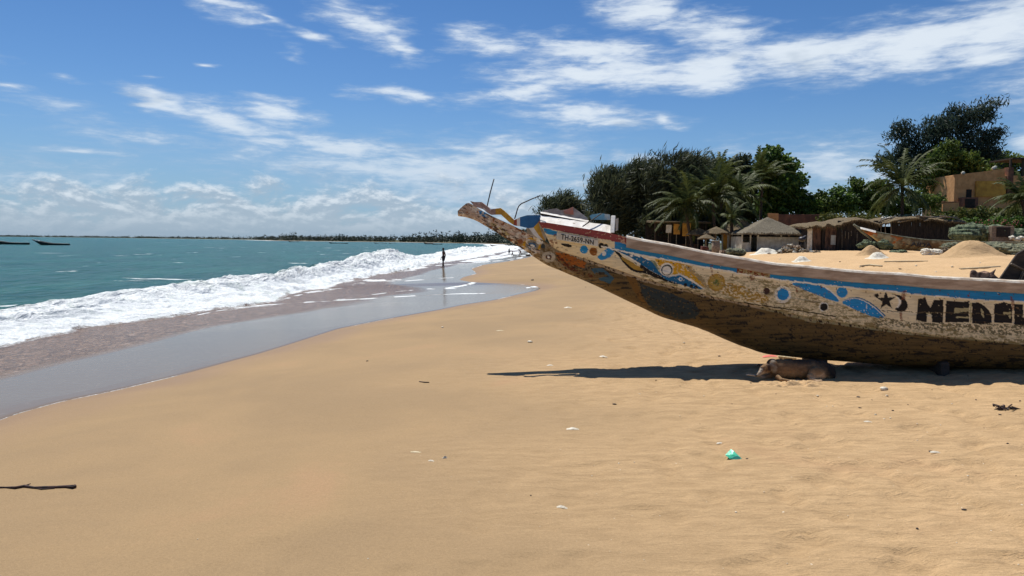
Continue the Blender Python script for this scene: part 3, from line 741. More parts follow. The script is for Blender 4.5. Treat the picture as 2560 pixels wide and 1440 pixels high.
        # weathering under the letters
        wl = between([(1340, 2000), (2200, 792), (2280, 806), (2560, 812), (4000, 870)], [(1340, 2100), (2200, 812), (2290, 822), (2560, 840), (4000, 900)])
        lay(wl & (ff > .5), lin((120, 112, 84)))
        # blue band, maroon band, rail
        gap = (px > 1842) & (px < 1925)
        bb = between(railb, blueb) & (px > 1502)
        lay(bb & ~gap, BLUE * .86, .2); lay(bb & gap, DIRT, .2); lay(bb & gap, RUST, .5)
        ll = between(blueb, [(x, y + 4) for x, y in blueb]); lay(ll, WHITE, .36)
        lay(between([(1500, 500), (6000, 900)], railb) & (px > 1530), RAIL)
        mb = between([(1340, 540), (1351, 550), (1526, 578), (1640, 600)], [(1340, 566), (1360, 570), (1500, 597), (1540, 604), (1640, 620)])
        lay(mb & (px < 1545), MAROON, .24); lay(mb & (px >= 1545) & (px < 1585), MAROON, .5)
        lay(poly_mask(X, Y, [(1358, 570), (1394, 579), (1392, 590), (1372, 587), (1360, 580)]), BLUE * .9)
        for off_, line_ in ((9, blueb), (-6, railb), (-14, [(x, y) for x, y in blueb])):
            yl = np.interp(px, *zip(*line_)) + off_
            lay((np.abs(Y - yl) < 1.6) & (np.abs(((px / 37.0) % 1) - .5) < .035) & (px > 1560), lin((96, 56, 36)))
        # rail nail stains
        for i, (qx, qy) in enumerate(((1653, 622), (1875, 651), (2100, 688), (2218, 697), (2300, 706), (2340, 712), (2370, 714), (2490, 718), (2435, 719), (1770, 640), (1990, 675))):
            lay(((X - qx) / (5 - i % 3)) ** 2 + ((Y - qy) / 2.6) ** 2 < 1, lin((92, 40, 28)))
        # rust runs
        for (qx, qy, ln, w) in ((1779, 662, 26, 4), (1990, 715, 16, 4), (2257, 727, 22, 8), (2252, 780, 22, 5), (1388, 585, 24, 5), (1880, 688, 12, 9), (2530, 742, 34, 5), (2420, 735, 8, 3), (1377, 600, 40, 7)):
            m = (np.abs(X - qx - (Y - qy) * .1) < w * (1 - .5 * (Y - qy) / ln)) & (Y > qy) & (Y < qy + ln)
            a = np.clip((ff - .3) * 4, 0, 1) * .8 * m
            C = C * (1 - a[:, None]) + RUST * a[:, None]
        # open seams between planks
        for off, x0_, x1_ in ((0, 1860, 2090),):
            yl = np.interp(px, [1860, 1930, 2020, 2090], [757, 767, 780, 792])
            lay((np.abs(Y - yl) < 1.3) & (px > x0_) & (px < x1_), lin((50, 38, 24)))
        yl = np.interp(px, [2200, 2300, 2560, 4000], [776, 781, 787, 830]); lay((np.abs(Y - yl) < .9) & (px > 2200), lin((100, 84, 56)), .4)
        # grime film and general patches of worn paint
        w = np.clip((fb - .5) * 3.4, 0, 1) * .25
        C = C * (1 - w[:, None]) + C * lin((196, 176, 140)) * w[:, None]
        spots = fbm(px * .13, py * .2, 4, 251, .66)
        lay(spots > .77, lin((124, 98, 70)))
    else:
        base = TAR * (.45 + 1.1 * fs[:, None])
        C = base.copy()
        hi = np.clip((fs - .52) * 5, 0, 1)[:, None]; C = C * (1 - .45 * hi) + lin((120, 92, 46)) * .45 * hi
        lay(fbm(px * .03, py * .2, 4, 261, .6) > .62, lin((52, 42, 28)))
        # pale rubbing strip along the top edge of the log
        top = np.interp(px, [1365, 1400, 1470, 1562, 1600, 1760, 1875, 2025, 2240, 2292, 2555, 4000], [604, 625, 645, 677, 688, 724, 757, 792, 824, 832, 856, 960])
        bot = np.interp(px, [1365, 1400, 1470, 1562, 1600, 1760, 1920, 2025, 2240, 2292, 2555, 4000], [606, 630, 655, 690, 702, 741, 777, 804, 832, 838, 862, 970])
        st = (Y < bot) & (px > 1372)
        lay(st, lin((190, 164, 128)), .3)
        lay(st & (px > 1900), lin((164, 152, 108)), .42)
        # slate patch and orange staining near the bow
        lay(poly_mask(X, Y, c2([(0, 585), (120, 640), (300, 690), (420, 740), (560, 800), (600, 870), (560, 950), (380, 950), (110, 850), (20, 700)])) & (ff > .30), SLATE * .8)
        lay(poly_mask(X, Y, c1([(1850, 1030), (1960, 1060), (2020, 1260), (2090, 1330), (2000, 1290), (1920, 1150)])), lin((130, 92, 40)), .3)
        bow = np.clip((1520 - px) / 180, 0, 1)
        a = bow * np.clip((ff - .36) * 5, 0, 1) * (Y > np.interp(px, [1300, 1365, 1480], [560, 606, 648]) + 2)
        C = C * (1 - .75 * a[:, None]) + lin((186, 168, 136)) * .75 * a[:, None]
        for b_ in ([(1150, 800), (1230, 810), (1360, 850), (1460, 900), (1440, 960), (1340, 930), (1250, 940), (1180, 880)],):
            lay(poly_mask(X, Y, c1(b_)) & (ff > .38), lin((176, 98, 30)))
        lay(poly_mask(X, Y, c1([(1150, 830), (1200, 830), (1260, 900), (1400, 980), (1560, 1040), (1480, 1060), (1300, 980), (1180, 900)])) & (ff > .5), lin((92, 44, 20)))
        lay(poly_mask(X, Y, c1([(1500, 960), (1620, 960), (1740, 1060), (1700, 1120), (1600, 1080)])) & (fb > .45), lin((66, 98, 112)))
        # painted eye
        cx, cy = c1([(1085, 850)])[0]
        circ(cx, cy, 17, lin((200, 186, 160)), .3, 13); circ(cx, cy, 8, lin((96, 62, 40)), .3, 6); circ(cx, cy, 3.5, WHITE)
        # bow spur: bare weathered timber with scraps of paint
        sp = px < 1350
        nn = fbm(px * .11 + py * .05, py * .22 - px * .09, 4, 271)
        wood = lin((204, 176, 150)) * (.62 + .7 * nn[:, None])
        below = Y > np.interp(px, [1140, 1225, 1280, 1350, 1380], [560, 566, 592, 636, 650])
        C[sp] = wood[sp]
        C[sp & below] = (lin((160, 128, 84)) * (.6 + .8 * nn[:, None]))[sp & below]
        lay(poly_mask(X, Y, c1([(390, 390), (460, 395), (475, 470), (430, 450), (395, 420)])), BLUE * .8)
        lay(poly_mask(X, Y, c1([(500, 500), (560, 520), (700, 620), (680, 650), (600, 590), (520, 540)])), lin((196, 176, 120)), .35)
        lay(poly_mask(X, Y, c1([(460, 430), (490, 450), (500, 540), (470, 560)])), lin((150, 140, 128)), .3)
        lay(poly_mask(X, Y, c1([(480, 540), (560, 560), (640, 620), (760, 700), (860, 790), (820, 790), (700, 700), (600, 640)])), lin((66, 46, 34)), .4)
        cx, cy = c1([(920, 735)])[0]
        lay((((x2 - cx) / 23) ** 2 + ((y2 - cy) / 20) ** 2 < 1) & (y2 < cy + 12), YEL * .92, .32)
        circ(cx, cy, 16, lin((150, 140, 118)), .2, 14); circ(cx, cy + 1, 11, lin((70, 104, 134)), .2, 9); circ(cx + 1, cy + 2, 6, WHITE, .2, 5)
        circ(*c1([(1030, 740)])[0], 5.5, SLATE)
        circ(*c1([(1000, 690)])[0], 9, WHITE, .4)
        lay(sp & (fbm(px * .13, py * .13, 4, 281, .6) > .58), lin((226, 212, 190)))
        lay(sp & (fbm((px + py) * .05, (py - px * .55) * .28, 4, 283, .66) > .62), lin((92, 70, 54)))
        lay(sp & (fbm(px * .1, py * .1, 3, 287, .6) > .72), lin((150, 90, 50)))
        lay((fbm(px * .15, py * .25, 4, 291, .66) > .69) & ~sp, lin((40, 30, 20)))
        # nail row under the strip
        nr = (np.abs(Y - bot + 4) < 1.8) & (np.abs(((px * .041 + fb) % 1) - .5) < .12) & (px > 1400)
        lay(nr, lin((50, 34, 22)))
    return C

def boat_paint_material(name, wood, bump):
    m = bpy.data.materials.new(name); m.use_nodes = True
    k = NT(m.node_tree)
    ob = k.n('ShaderNodeTexCoord').outputs['Object']
    col = k.n('ShaderNodeAttribute', attribute_name='col').outputs['Color']
    al = k.n('ShaderNodeMapping', {'Vector': ob, 'Rotation': (0, 0, 0.152), 'Scale': (1.0, 1.0, 9.0)}).outputs[0]
    gr = k.noise(al, 6.0, 7, .68, .4)
    pt = k.noise(ob, 26.0, 6, .7, .3)
    chip = k.ramp(k.math('ADD', k.math('MULTIPLY', pt, .6), k.math('MULTIPLY', gr, .5)), .665, .70)
    c = k.mix(k.math('MULTIPLY', chip, .5), col, wood)
    t = k.ramp(gr, .3, .72, .76, 1.2, False)
    c = k.mix(1.0, c, k.n('ShaderNodeCombineXYZ', {0: t, 1: t, 2: t}).outputs[0], 'MULTIPLY')
    h = k.math('ADD', k.math('MULTIPLY', gr, bump), k.math('MULTIPLY', chip, -.0015))
    bn = k.n('ShaderNodeBump', {'Strength': 1, 'Distance': 1, 'Height': h})
    b = k.n('ShaderNodeBsdfPrincipled', {'Base Color': c, 'Roughness': .72, 'Normal': bn.outputs[0], 'Specular IOR Level': .3})
    k.n('ShaderNodeOutputMaterial', {'Surface': b.outputs[0]})
    return m
M_PAINT = boat_paint_material('painted_planks', L3(120, 98, 72), .008)
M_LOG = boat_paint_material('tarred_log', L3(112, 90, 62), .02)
M_GREYWOOD = mat('weathered_timber', L3(150, 132, 112), L3(104, 88, 70), .85, 5, .006, 40, stretch=(1, 1, 5))
M_DARKWOOD = mat('dark_timber', L3(70, 58, 46), L3(44, 36, 30), .85, 5, .008, 30, stretch=(1, 1, 4))
M_WHITEP = mat('white_paint', L3(232, 228, 218), L3(206, 198, 182), .6, 7, .003, 30, speck=(L3(120, 100, 80), 14, .66))
M_YELP = mat('yellow_paint', L3(212, 164, 40), L3(180, 132, 36), .6, 9, .002, 30, speck=(L3(120, 84, 50), 18, .66))
M_BLUEP = mat('blue_paint', L3(34, 104, 156), L3(26, 84, 130), .6, 7, .002, 30, speck=(L3(160, 160, 150), 22, .70))
M_REDP = mat('red_paint', L3(180, 74, 36), L3(140, 60, 34), .6, 9, .002, 30)
M_GREYB = mat('grey_far_board', L3(206, 196, 184), L3(160, 146, 134), .8, 8, .004, 30)
M_PINKW = mat('pinkish_grey_timber', L3(178, 150, 138), L3(140, 112, 98), .8, 9, .004, 30, speck=(L3(214, 206, 196), 12, .6))
M_MAROON = mat('maroon_paint', L3(150, 66, 62), L3(120, 60, 54), .7, 9, .003, 30)
M_RAIL = mat('sunlit_rail_timber', L3(214, 204, 186), L3(176, 156, 132), .75, 9, .005, 30, speck=(L3(110, 70, 50), 10, .68))
M_IRON = mat('dark_iron_rod', L3(62, 58, 58), L3(44, 40, 42), .5, 9, metal=.3)
M_PLATE = mat('cream_number_board', L3(232, 224, 202), L3(206, 194, 168), .7, 14, .002, 40, speck=(L3(110, 70, 44), 20, .70))
M_BLACKP = mat('black_lettering', L3(24, 22, 22), L3(40, 36, 34), .7, 20)
M_INSIDE = mat('boat_inside', L3(120, 108, 92), L3(84, 78, 70), .85, 6, .006, 30)

o0 = bp(6.5, 0, 0.72)
boat = thing('fishing_boat', o0, 'big painted canoe with blue, yellow and white sides and high bow, nearest to the camera', 'boat')

US = np.concatenate([np.arange(0.0, 8.3, .0085), np.linspace(8.3, 15.2, 90)])
def side_pix(P):                       # photo pattern coordinates of a hull point (mirrored from the far side)
    Q = P.copy()
    return project(Q)
# --- strakes (outer skins near + far as one mesh with inner faces)
def strakes():
    us = US[US > 1.0]
    parts = []
    nT = 92
    tt = np.linspace(0, 1, nT)
    Ugr, T = np.meshgrid(us, tt, indexing='ij')
    # front edge slants back so the planks run into the spur
    zs = z_sheer(Ugr); zb = z_seam(Ugr) - .02
    zs = np.maximum(zs, zb + .05)
    f0 = 1.16 + .16 * (1 - T) * 1.0
    U = np.maximum(Ugr, f0)
    zs = np.maximum(z_sheer(U), z_seam(U) + .03); zb = z_seam(U) - .02
    Z = zb + (zs - zb) * T
    lap = .010 * sstep(.0, .02, (T * 3.02) % 1.0) * 0 + .006 * np.sign(np.sin(T * 3 * 2 * math.pi * .5))
    wo = (wd_(U) + .012) + (ws_(U) - wd_(U) - .012) * T ** .75 
    wav = .006 * (fbm(U * 2.2, T * 3, 3, 401) - .5)
    Vn = -(wo + wav + lap * .6)
    near = bp(U, Vn, Z)
    far = bp(U, -Vn, Z)
    inn = bp(U, Vn + .035, Z); inf = bp(U, -Vn - .035, Z)
    px, py = project(near.reshape(-1, 3).T.T @ np.eye(3)) if False else None, None
    P = near.reshape(-1, 3); d = P - CAM; a = d @ CF
    PX = 1280 + FPX * (d @ CR) / a; PY = 720 - FPX * (d @ CU) / a
    C = paint(PX, PY, 0)
    Fg = grid_faces(*U.shape)
    n = len(P)
    innerC = np.tile(lin((128, 116, 100)), (n, 1))
    Vv = np.concatenate([P, far.reshape(-1, 3), inn.reshape(-1, 3), inf.reshape(-1, 3)])
    Ff = np.concatenate([Fg[:, ::-1], Fg + n, Fg + 2 * n, Fg[:, ::-1] + 3 * n])
    Cc = np.concatenate([C, C, innerC, innerC])
    np_mesh('side_planking', Vv, Ff, M_PAINT, boat, attrs={'col': Cc})
strakes()
# --- dugout log with the bow spur
def dugout():
    us = US
    th = np.concatenate([np.linspace(0, math.pi * .55, 90), np.linspace(math.pi * .55, math.pi, 30)[1:]])
    U, TH = np.meshgrid(us, th, indexing='ij')
    w = wd_(U) + .0; zt = z_seam(U); zb = np.minimum(z_bot(U), zt - .02)
    x = -np.cos(TH); s = np.sin(TH)
    V_ = w * np.sign(x) * np.abs(x) ** .72
    cap = sstep(0, .05, U)
    Z = zt - (zt - zb) * s ** .82
    P = bp(U, V_, Z)
    n3 = (fbm(U * 3, TH * 2.2, 4, 411) - .5)
    P[..., 1] += n3 * .012; P[..., 2] += (fbm(U * 5, TH * 2, 3, 417) - .5) * .010 * s
    Pf = P.reshape(-1, 3); d = Pf - CAM; a = d @ CF
    PX = 1280 + FPX * (d @ CR) / a; PY = 720 - FPX * (d @ CU) / a
    # the pattern on hidden under and far surfaces repeats the near one
    k_ = (TH > math.pi * .5).ravel()
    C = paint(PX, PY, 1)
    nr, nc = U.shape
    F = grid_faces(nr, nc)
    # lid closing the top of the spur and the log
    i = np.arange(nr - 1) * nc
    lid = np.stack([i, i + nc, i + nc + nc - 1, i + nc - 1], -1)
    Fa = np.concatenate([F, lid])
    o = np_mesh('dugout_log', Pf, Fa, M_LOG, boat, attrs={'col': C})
    # bow end face
    mb = MB(); mb.add([Pf[j] for j in range(0, nc, 6)], [tuple(range(len(range(0, nc, 6))))]); mb.build('spur_end', M_PINKW, boat)
    mb = MB(); l = (nr - 1) * nc; mb.add([Pf[l + j] for j in range(0, nc, 6)], [tuple(range(len(range(0, nc, 6))))]); mb.build('stern_end', M_DARKWOOD, boat)
dugout()
# --- gunwale rails (bevelled top sloping inwards, paler timber paints in its sunlight)
def rail(sgn):
    us = np.arange(2.33, 15.2, .05) if sgn < 0 else np.arange(1.16, 15.2, .05)
    w = ws_(us); z = z_sheer(us) + .004 * np.sin(us * 7) + .006 * (fbm(us * 6, us * 0, 2, 431) - .5)
    pr = [(w + .022, z - .125), (w + .022, z - .008), (w + .004, z + .014), (w - .055, z + .030), (w - .058, z - .02), (w - .03, z - .13)]
    if sgn > 0: pr = [(a, b) for a, b in pr]
    P = np.stack([bp(us, sgn * a, b) for a, b in pr], 1)
    P = np.concatenate([P, P[:, :1]], 1)
    F = grid_faces(P.shape[0], P.shape[1])
    q = P.reshape(-1, 3)
    mi = np.tile(np.array([0, 1, 1, 1, 0, 0]), P.shape[0] - 1)
    o = np_mesh('gunwale_rail', q, F if sgn < 0 else F[:, ::-1], [M_RAILSIDE, M_RAIL], boat, smooth=False, mi=mi)
M_RAILSIDE = mat('rail_side_timber', L3(196, 172, 146), L3(158, 134, 110), .8, 4, .006, 30, stretch=(1, 1, 5), speck=(L3(96, 50, 36), 9, .69))
rail(-1); rail(1)
# --- rub strip along the seam
# --- foredeck box of white sloping boards
def P2(px, py, v):                    # photo point on the plane v = const of the boat
    u, z, _ = H(px, py, v)
    return bp(u, v, z)
def plate(name, polys, v, thick, mats, parent=boat, back=True):
    mb = MB()
    nrm = np.array([BN[0], BN[1], 0]) * thick
    for pts, mi in polys:
        mb.prism([P2(x, y, v) for x, y in pts], nrm, mi)
    return mb.build(name, mats, parent)
def slope_board(name, bl, br, tl, tr, vb, vt, thick, m):
    a, b, c, d = P2(*bl, vb), P2(*br, vb), P2(*tr, vt), P2(*tl, vt)
    mb = MB()
    n = 14; V = []
    for i in range(n + 1):
        f = i / n; r = random.uniform(-.004, .004)
        lo = a * (1 - f) + b * f; hi = d * (1 - f) + c * f
        V += [lo, hi + np.array([0, 0, r]), hi + np.array([0, thick, r]), lo + np.array([0, thick, 0])]
    F = []
    for i in range(n):
        for j in range(4): F.append((i * 4 + j, i * 4 + (j + 1) % 4, i * 4 + 4 + (j + 1) % 4, i * 4 + 4 + j))
    F += [(0, 1, 2, 3), (n * 4, n * 4 + 3, n * 4 + 2, n * 4 + 1)]
    mb.add(V, F); return mb.build(name, m, parent=boat)
slope_board('foredeck_board', (1351, 556), (1527, 583), (1350, 538), (1526, 563), -.30, -.13, .02, M_WHITEP)
slope_board('deck_batten', (1352, 533), (1470, 555), (1351, 529), (1472, 551), -.13, -.08, .03, M_WHITEP)
# dark strip stands in for the shaded gap below the batten
plate('gap_shade_strip', [([(1352, 532), (1475, 553), (1475, 562), (1352, 541)], 0)], -.09, .02, [M_DARKWOOD])
# end post of the foredeck
mb = MB()
a = P2(1530, 582, -.36); b = P2(1533, 539, -.20)
ee = np.array([BE[0], BE[1], 0]) * .05
mb.prism([a - ee * .5, a + ee * .6, b + ee * .6, b - ee * .5], (0.01, .05, 0)); mb.build('deck_end_post', M_WHITEP, boat, bevel=.005)
plate('deck_end_post', [([(1539, 547), (1546, 545), (1545, 575), (1539, 578)], 0)], .12, .04, [M_WHITEP])
plate('deck_crosspiece', [([(1526, 541), (1536, 540), (1536, 546), (1526, 548)], 0)], -.15, .5, [M_GREYWOOD])
# raised boards on the far side of the foredeck
plate('far_side_board', [([(1357, 527), (1375, 523), (1392, 521), (1402, 526), (1420, 523), (1432, 517), (1468, 544), (1470, 551), (1450, 549), (1356, 531)], 0)], .22, .03, [M_GREYB])
plate('red_patched_board', [([(1409, 528), (1432, 518), (1434, 536), (1412, 534)], 0)], .20, .02, [mat('faded_red_board', L3(214, 128, 100), L3(196, 140, 120), .8, 9, .003, 30)])
plate('blue_worn_board', [([(1474, 540), (1480, 536), (1500, 533), (1524, 536), (1528, 550), (1478, 549)], 0)], .18, .03, [mat('worn_blue_board', L3(132, 190, 206), L3(214, 220, 208), .7, 6, .003, 30, lo=.45, hi=.55)])
mb = MB(); mb.tube([P2(1457, 566, -.33), P2(1480, 550, -.2), P2(1503, 534, -.05)], .008, 6); mb.build('thin_stick', M_DARKWOOD, boat)
# blue / white / yellow wash board in front of the foredeck
mats4 = [M_YELP, M_REDP, M_WHITEP, M_BLUEP, M_PINKW, mat('grey_cream_board', L3(186, 172, 146), L3(150, 134, 110), .8, 8, .004, 30)]
plate('wash_board', [
    (c1([(505, 372), (555, 366), (556, 426), (512, 428)]), 4),
    (c1([(556, 366), (605, 360), (640, 385), (742, 480), (736, 530), (690, 500), (610, 426), (556, 426)]), 0),
    (c1([(742, 480), (768, 468), (770, 540), (736, 532)]), 1),
    (c1([(768, 468), (800, 452), (800, 543), (770, 540)]), 2),
    (c1([(800, 452), (870, 432), (1003, 430), (1003, 470), (975, 510), (935, 555), (880, 562), (800, 543)]), 3),
    (c1([(935, 555), (975, 510), (985, 500), (1000, 560), (1030, 640), (1054, 688), (1030, 680), (985, 630)]), 0),
    (c1([(890, 563), (935, 555), (985, 630), (1030, 680), (980, 665), (930, 620)]), 2),
    (c1([(985, 500), (1003, 470), (1010, 500), (1030, 570), (1066, 650), (1054, 688), (1030, 640), (1000, 560)]), 5),
    (c1([(862, 560), (890, 563), (930, 620), (980, 665), (920, 640), (870, 605)]), 5)], -.17, .03, mats4)
# head of the spur: pinkish beam running back to the wash board
plate('spur_cap', [(c1([(300, 290), (345, 300), (412, 300), (452, 330), (490, 358), (514, 400), (512, 428), (480, 412), (430, 372), (345, 345)]), 0)], -.07, .09, [M_PINKW])
# iron rods
mb = MB(); mb.tube([P2(1217, 519, -.03), P2(1226, 480, -.03), P2(1235, 447, -.03)], .008, 8); mb.build('iron_rod', M_IRON, boat)
mb = MB()
mb.tube([P2(x, y, -.12) for x, y in c1([(746, 470), (760, 425), (775, 370), (790, 338), (815, 316), (860, 296), (930, 264), (1000, 237)])], .008, 8); mb.build('iron_rod', M_IRON, boat)
# --- number board with its lettering
def number_board():
    vf = lambda u: ws_(u) * .93 + .04
    q = [H(x, y, vf) for x, y in ((1392, 580), (1496, 600), (1496, 617), (1391, 599))]
    P = [bp(u, v, z) for u, z, v in q]
    P = [np.array(p) for p in P]
    mb = MB(); mb.prism(P, (BN[0] * .02, BN[1] * .02, 0)); pl = mb.build('number_board', M_PLATE, boat, bevel=.003)
    cu = bpy.data.curves.new('t', 'FONT'); cu.body = 'TH-2659-NN'; cu.size = 1; cu.extrude = .02; cu.align_x = 'LEFT'; cu.space_character = 1.08; cu.offset = .018
    to = bpy.data.objects.new('t', cu); COL.objects.link(to)
    bpy.context.view_layer.update()
    me = bpy.data.meshes.new_from_object(to.evaluated_get(bpy.context.evaluated_depsgraph_get()))
    bpy.data.objects.remove(to)
    V = np.empty(len(me.vertices) * 3); me.vertices.foreach_get('co', V); V = V.reshape(-1, 3)
    x0, x1 = V[:, 0].min(), V[:, 0].max(); y0, y1 = V[:, 1].min(), V[:, 1].max()
    s_ = (V[:, 0] - x0) / (x1 - x0); t_ = (V[:, 1] - y0) / (y1 - y0)
    # inner rectangle of the board
    s2 = .11 + .78 * s_; t2 = .14 + .74 * t_
    TL, TR, BR, BLp = P
    pos = (BLp[None] * (1 - s2)[:, None] + BR[None] * s2[:, None]) * (1 - t2)[:, None] + (TL[None] * (1 - s2)[:, None] + TR[None] * s2[:, None]) * t2[:, None]
    pos = pos - np.array([BN[0], BN[1], 0]) * (.003 + .04 * (V[:, 2:3] + .02))
    off = np.array(root_loc(pl))
    me.vertices.foreach_set('co', (pos - off).ravel()); me.update()
    me.materials.clear(); me.materials.append(M_BLACKP); me.name = 'board_lettering'
    o = bpy.data.objects.new('board_lettering', me); put(o, pl)
number_board()
# --- thwarts and ribs inside
for i, u in enumerate((3.2, 4.7, 6.3, 9.2, 10.8, 12.6)):
    w = float(ws_(u)); z = float(z_sheer(u)) - .16
    mb = MB(); a = bp(u - .1, -w + .04, z); b = bp(u + .1, -w + .04, z); c = bp(u + .1, w - .04, z); d = bp(u - .1, w - .04, z)
    mb.prism([a, b, c, d], (0, 0, .04)); mb.build('thwart', M_GREYWOOD, boat)
us = np.arange(2.2, 14.8, .1); w = wd_(us) * .97; zf = z_seam(us) - .01
P = np.stack([bp(us, -w, zf), bp(us, w, zf)], 1)
np_mesh('floor_boards', P.reshape(-1, 3), grid_faces(len(us), 2), M_INSIDE, boat)
# white painted thwart end standing above the rail at the right
mb = MB(); a = P2(2462, 703, -.60); b = P2(2475, 700, -.55); 
mb.prism([P2(2460, 704, -.62), P2(2468, 700, -.62), P2(2640, 704, -.62), P2(2640, 710, -.62)], (.03, .22, 0)); mb.build('white_seat_board', M_WHITEP, boat)
# leaning dark hatch board and twisted root inside the boat: loose things
rb = bp(H(2520, 700, -.1)[0], -.1, 0); 
def boat_loose(px, py, v): 
    u, z, _ = H(px, py, v); return bp(u, v, z)
org = boat_loose(2510, 712, -.05)
mb = MB(); mb.prism([boat_loose(x, y, -.05) for x, y in ((2488, 712), (2543, 634), (2600, 600), (2660, 640), (2610, 715))], (.02, .05, 0), 0)
mb.prism([boat_loose(x, y, -.08) for x, y in ((2528, 661), (2532, 657), (2600, 690), (2597, 695))], (0, .03, 0), 1)
mb.prism([boat_loose(x, y, -.08) for x, y in ((2543, 712), (2562, 672), (2567, 674), (2549, 713))], (0, .03, 0), 1)
o = mb.build('hatch_board', [M_DARKWOOD, M_GREYWOOD], origin=org, bevel=.006)
tag(o, 'dark tarred board leaning up inside the painted boat at the right edge', 'board')
org = boat_loose(2455, 708, -.2)
mb = MB()
mb.ell(boat_loose(2437, 693, -.2), (.055, .05, .10), rot=Matrix.Rotation(-.35, 3, 'Y'))
mb.tube([boat_loose(x, y, -.2) for x, y in ((2446, 708), (2462, 696), (2480, 697), (2505, 708))], [.06, .07, .06, .03], 10)
mb.ell(boat_loose(2460, 686, -.2), (.07, .05, .04), lump=.3, seed=3)
mb.tube([boat_loose(x, y, -.2) for x, y in ((2462, 697), (2474, 688), (2484, 680), (2490, 672))], [.045, .032, .018, .006], 8)
o = remeshed('tree_root', mb, mat('bleached_root', L3(150, 118, 96), L3(72, 50, 40), .85, 8, .01, 30, lo=.42, hi=.56), .012, origin=org, smooth_it=3)
tag(o, 'twisted brown lump of root poking above the boat rail, with one pointed horn', 'root')
# --- chocks the boat rests on
def chock(px, py, w, h, lab, yy=None):
    p = on_ground(px, py) if yy is None else np.array([W(px, py, yy)[0], yy, float(ground_z(W(px, py, yy)[0], yy))])
    mb = MB(); mb.box((0 + p[0], p[1], p[2] + h / 2 - .05), (w, .5, h + .1), rz=-.15, taper=.8, jit=.012)
    o = mb.build('wooden_block', M_DARKWOOD, origin=(p[0], p[1], p[2]), bevel=.015)
    tag(o, lab, 'block')
chock(2345, 925, .12, .15, 'dark wooden block wedged under the middle of the painted boat', 9.15)
chock(2800, 925, .3, .13, 'dark wooden block under the stern half of the painted boat, out to the right', 8.9)
chock(2035, 925, .25, .2, 'dark wooden block hidden behind the sleeping dog under the boat', 9.7)
# ================================================================== things up the beach
def base(px, Y):
    x = float(W(px, 600, Y)[0]); return np.array([x, Y, float(ground_z(x, Y))])
def zat(px, py, Y): return float(W(px, py, Y)[2])
def pt(px, py, Y): return np.array([float(c) for c in W(px, py, Y)])
def px2m(n, Y): return n * Y / FPX

M_THATCH = mat('grey_thatch', L3(130, 120, 98), L3(82, 74, 60), .95, 7, .05, 14, stretch=(3, 3, 1))
M_THATCH2 = mat('brown_thatch', L3(126, 108, 76), L3(78, 66, 48), .95, 5, .06, 12, stretch=(3, 3, 1))
M_LIME = mat('limewashed_wall', L3(188, 186, 172), L3(158, 154, 138), .9, 2.5, .01, 12)
M_SHADE = mat('interior_shade', L3(52, 42, 34), L3(30, 26, 22), .95, 3)  # near-black colour stands in for the shade inside openings
M_MATS = mat('woven_mat_wall', L3(112, 82, 62), L3(56, 40, 32), .95, 4, .04, 10, stretch=(1, 1, .35), speck=(L3(168, 130, 112), 5, .62))
M_MATD = mat('dark_plank_wall', L3(58, 48, 38), L3(26, 22, 18), .95, 3, .04, 8, stretch=(3, 3, .4))
M_POLE = mat('pole_wood', L3(150, 136, 112), L3(104, 92, 74), .9, 8)
M_ORANGE = mat('orange_render', L3(218, 162, 106), L3(190, 136, 84), .9, 1.2, .01, 10, speck=(L3(120, 84, 60), 1.6, .64))
M_OCHREW = mat('ochre_render', L3(214, 160, 66), L3(186, 130, 54), .9, 1.4, .01, 10)
M_BRWALL = mat('brown_wall', L3(130, 88, 66), L3(96, 66, 52), .9, 1.4, .01, 10)
M_NET = mat('green_net', L3(112, 124, 92), L3(46, 58, 42), .95, 2.6, .08, 9, speck=(L3(168, 172, 148), 6, .62))
M_NETD = mat('dull_net', L3(122, 122, 96), L3(66, 72, 56), .95, 3, .08, 9, speck=(L3(180, 172, 136), 5, .60))
M_CLOTH = mat('white_sacking', L3(228, 222, 204), L3(196, 188, 168), .85, 5, .03, 9)
M_GREYSACK = mat('brown_sacking', L3(132, 116, 90), L3(96, 82, 62), .9, 6, .03, 9)
M_STONE = mat('rubble_stone', L3(176, 158, 136), L3(100, 84, 70), .9, 4, .02, 14, lo=.42, hi=.56)
M_RUST = mat('rusty_iron', L3(110, 56, 40), L3(66, 40, 32), .8, 8)
M_PALEBLUE = mat('pale_plastic', L3(206, 214, 220), L3(180, 188, 190), .5, 8)
M_BROWNT = mat('tree_bark', L3(92, 76, 60), L3(58, 48, 38), .95, 6, .03, 14)

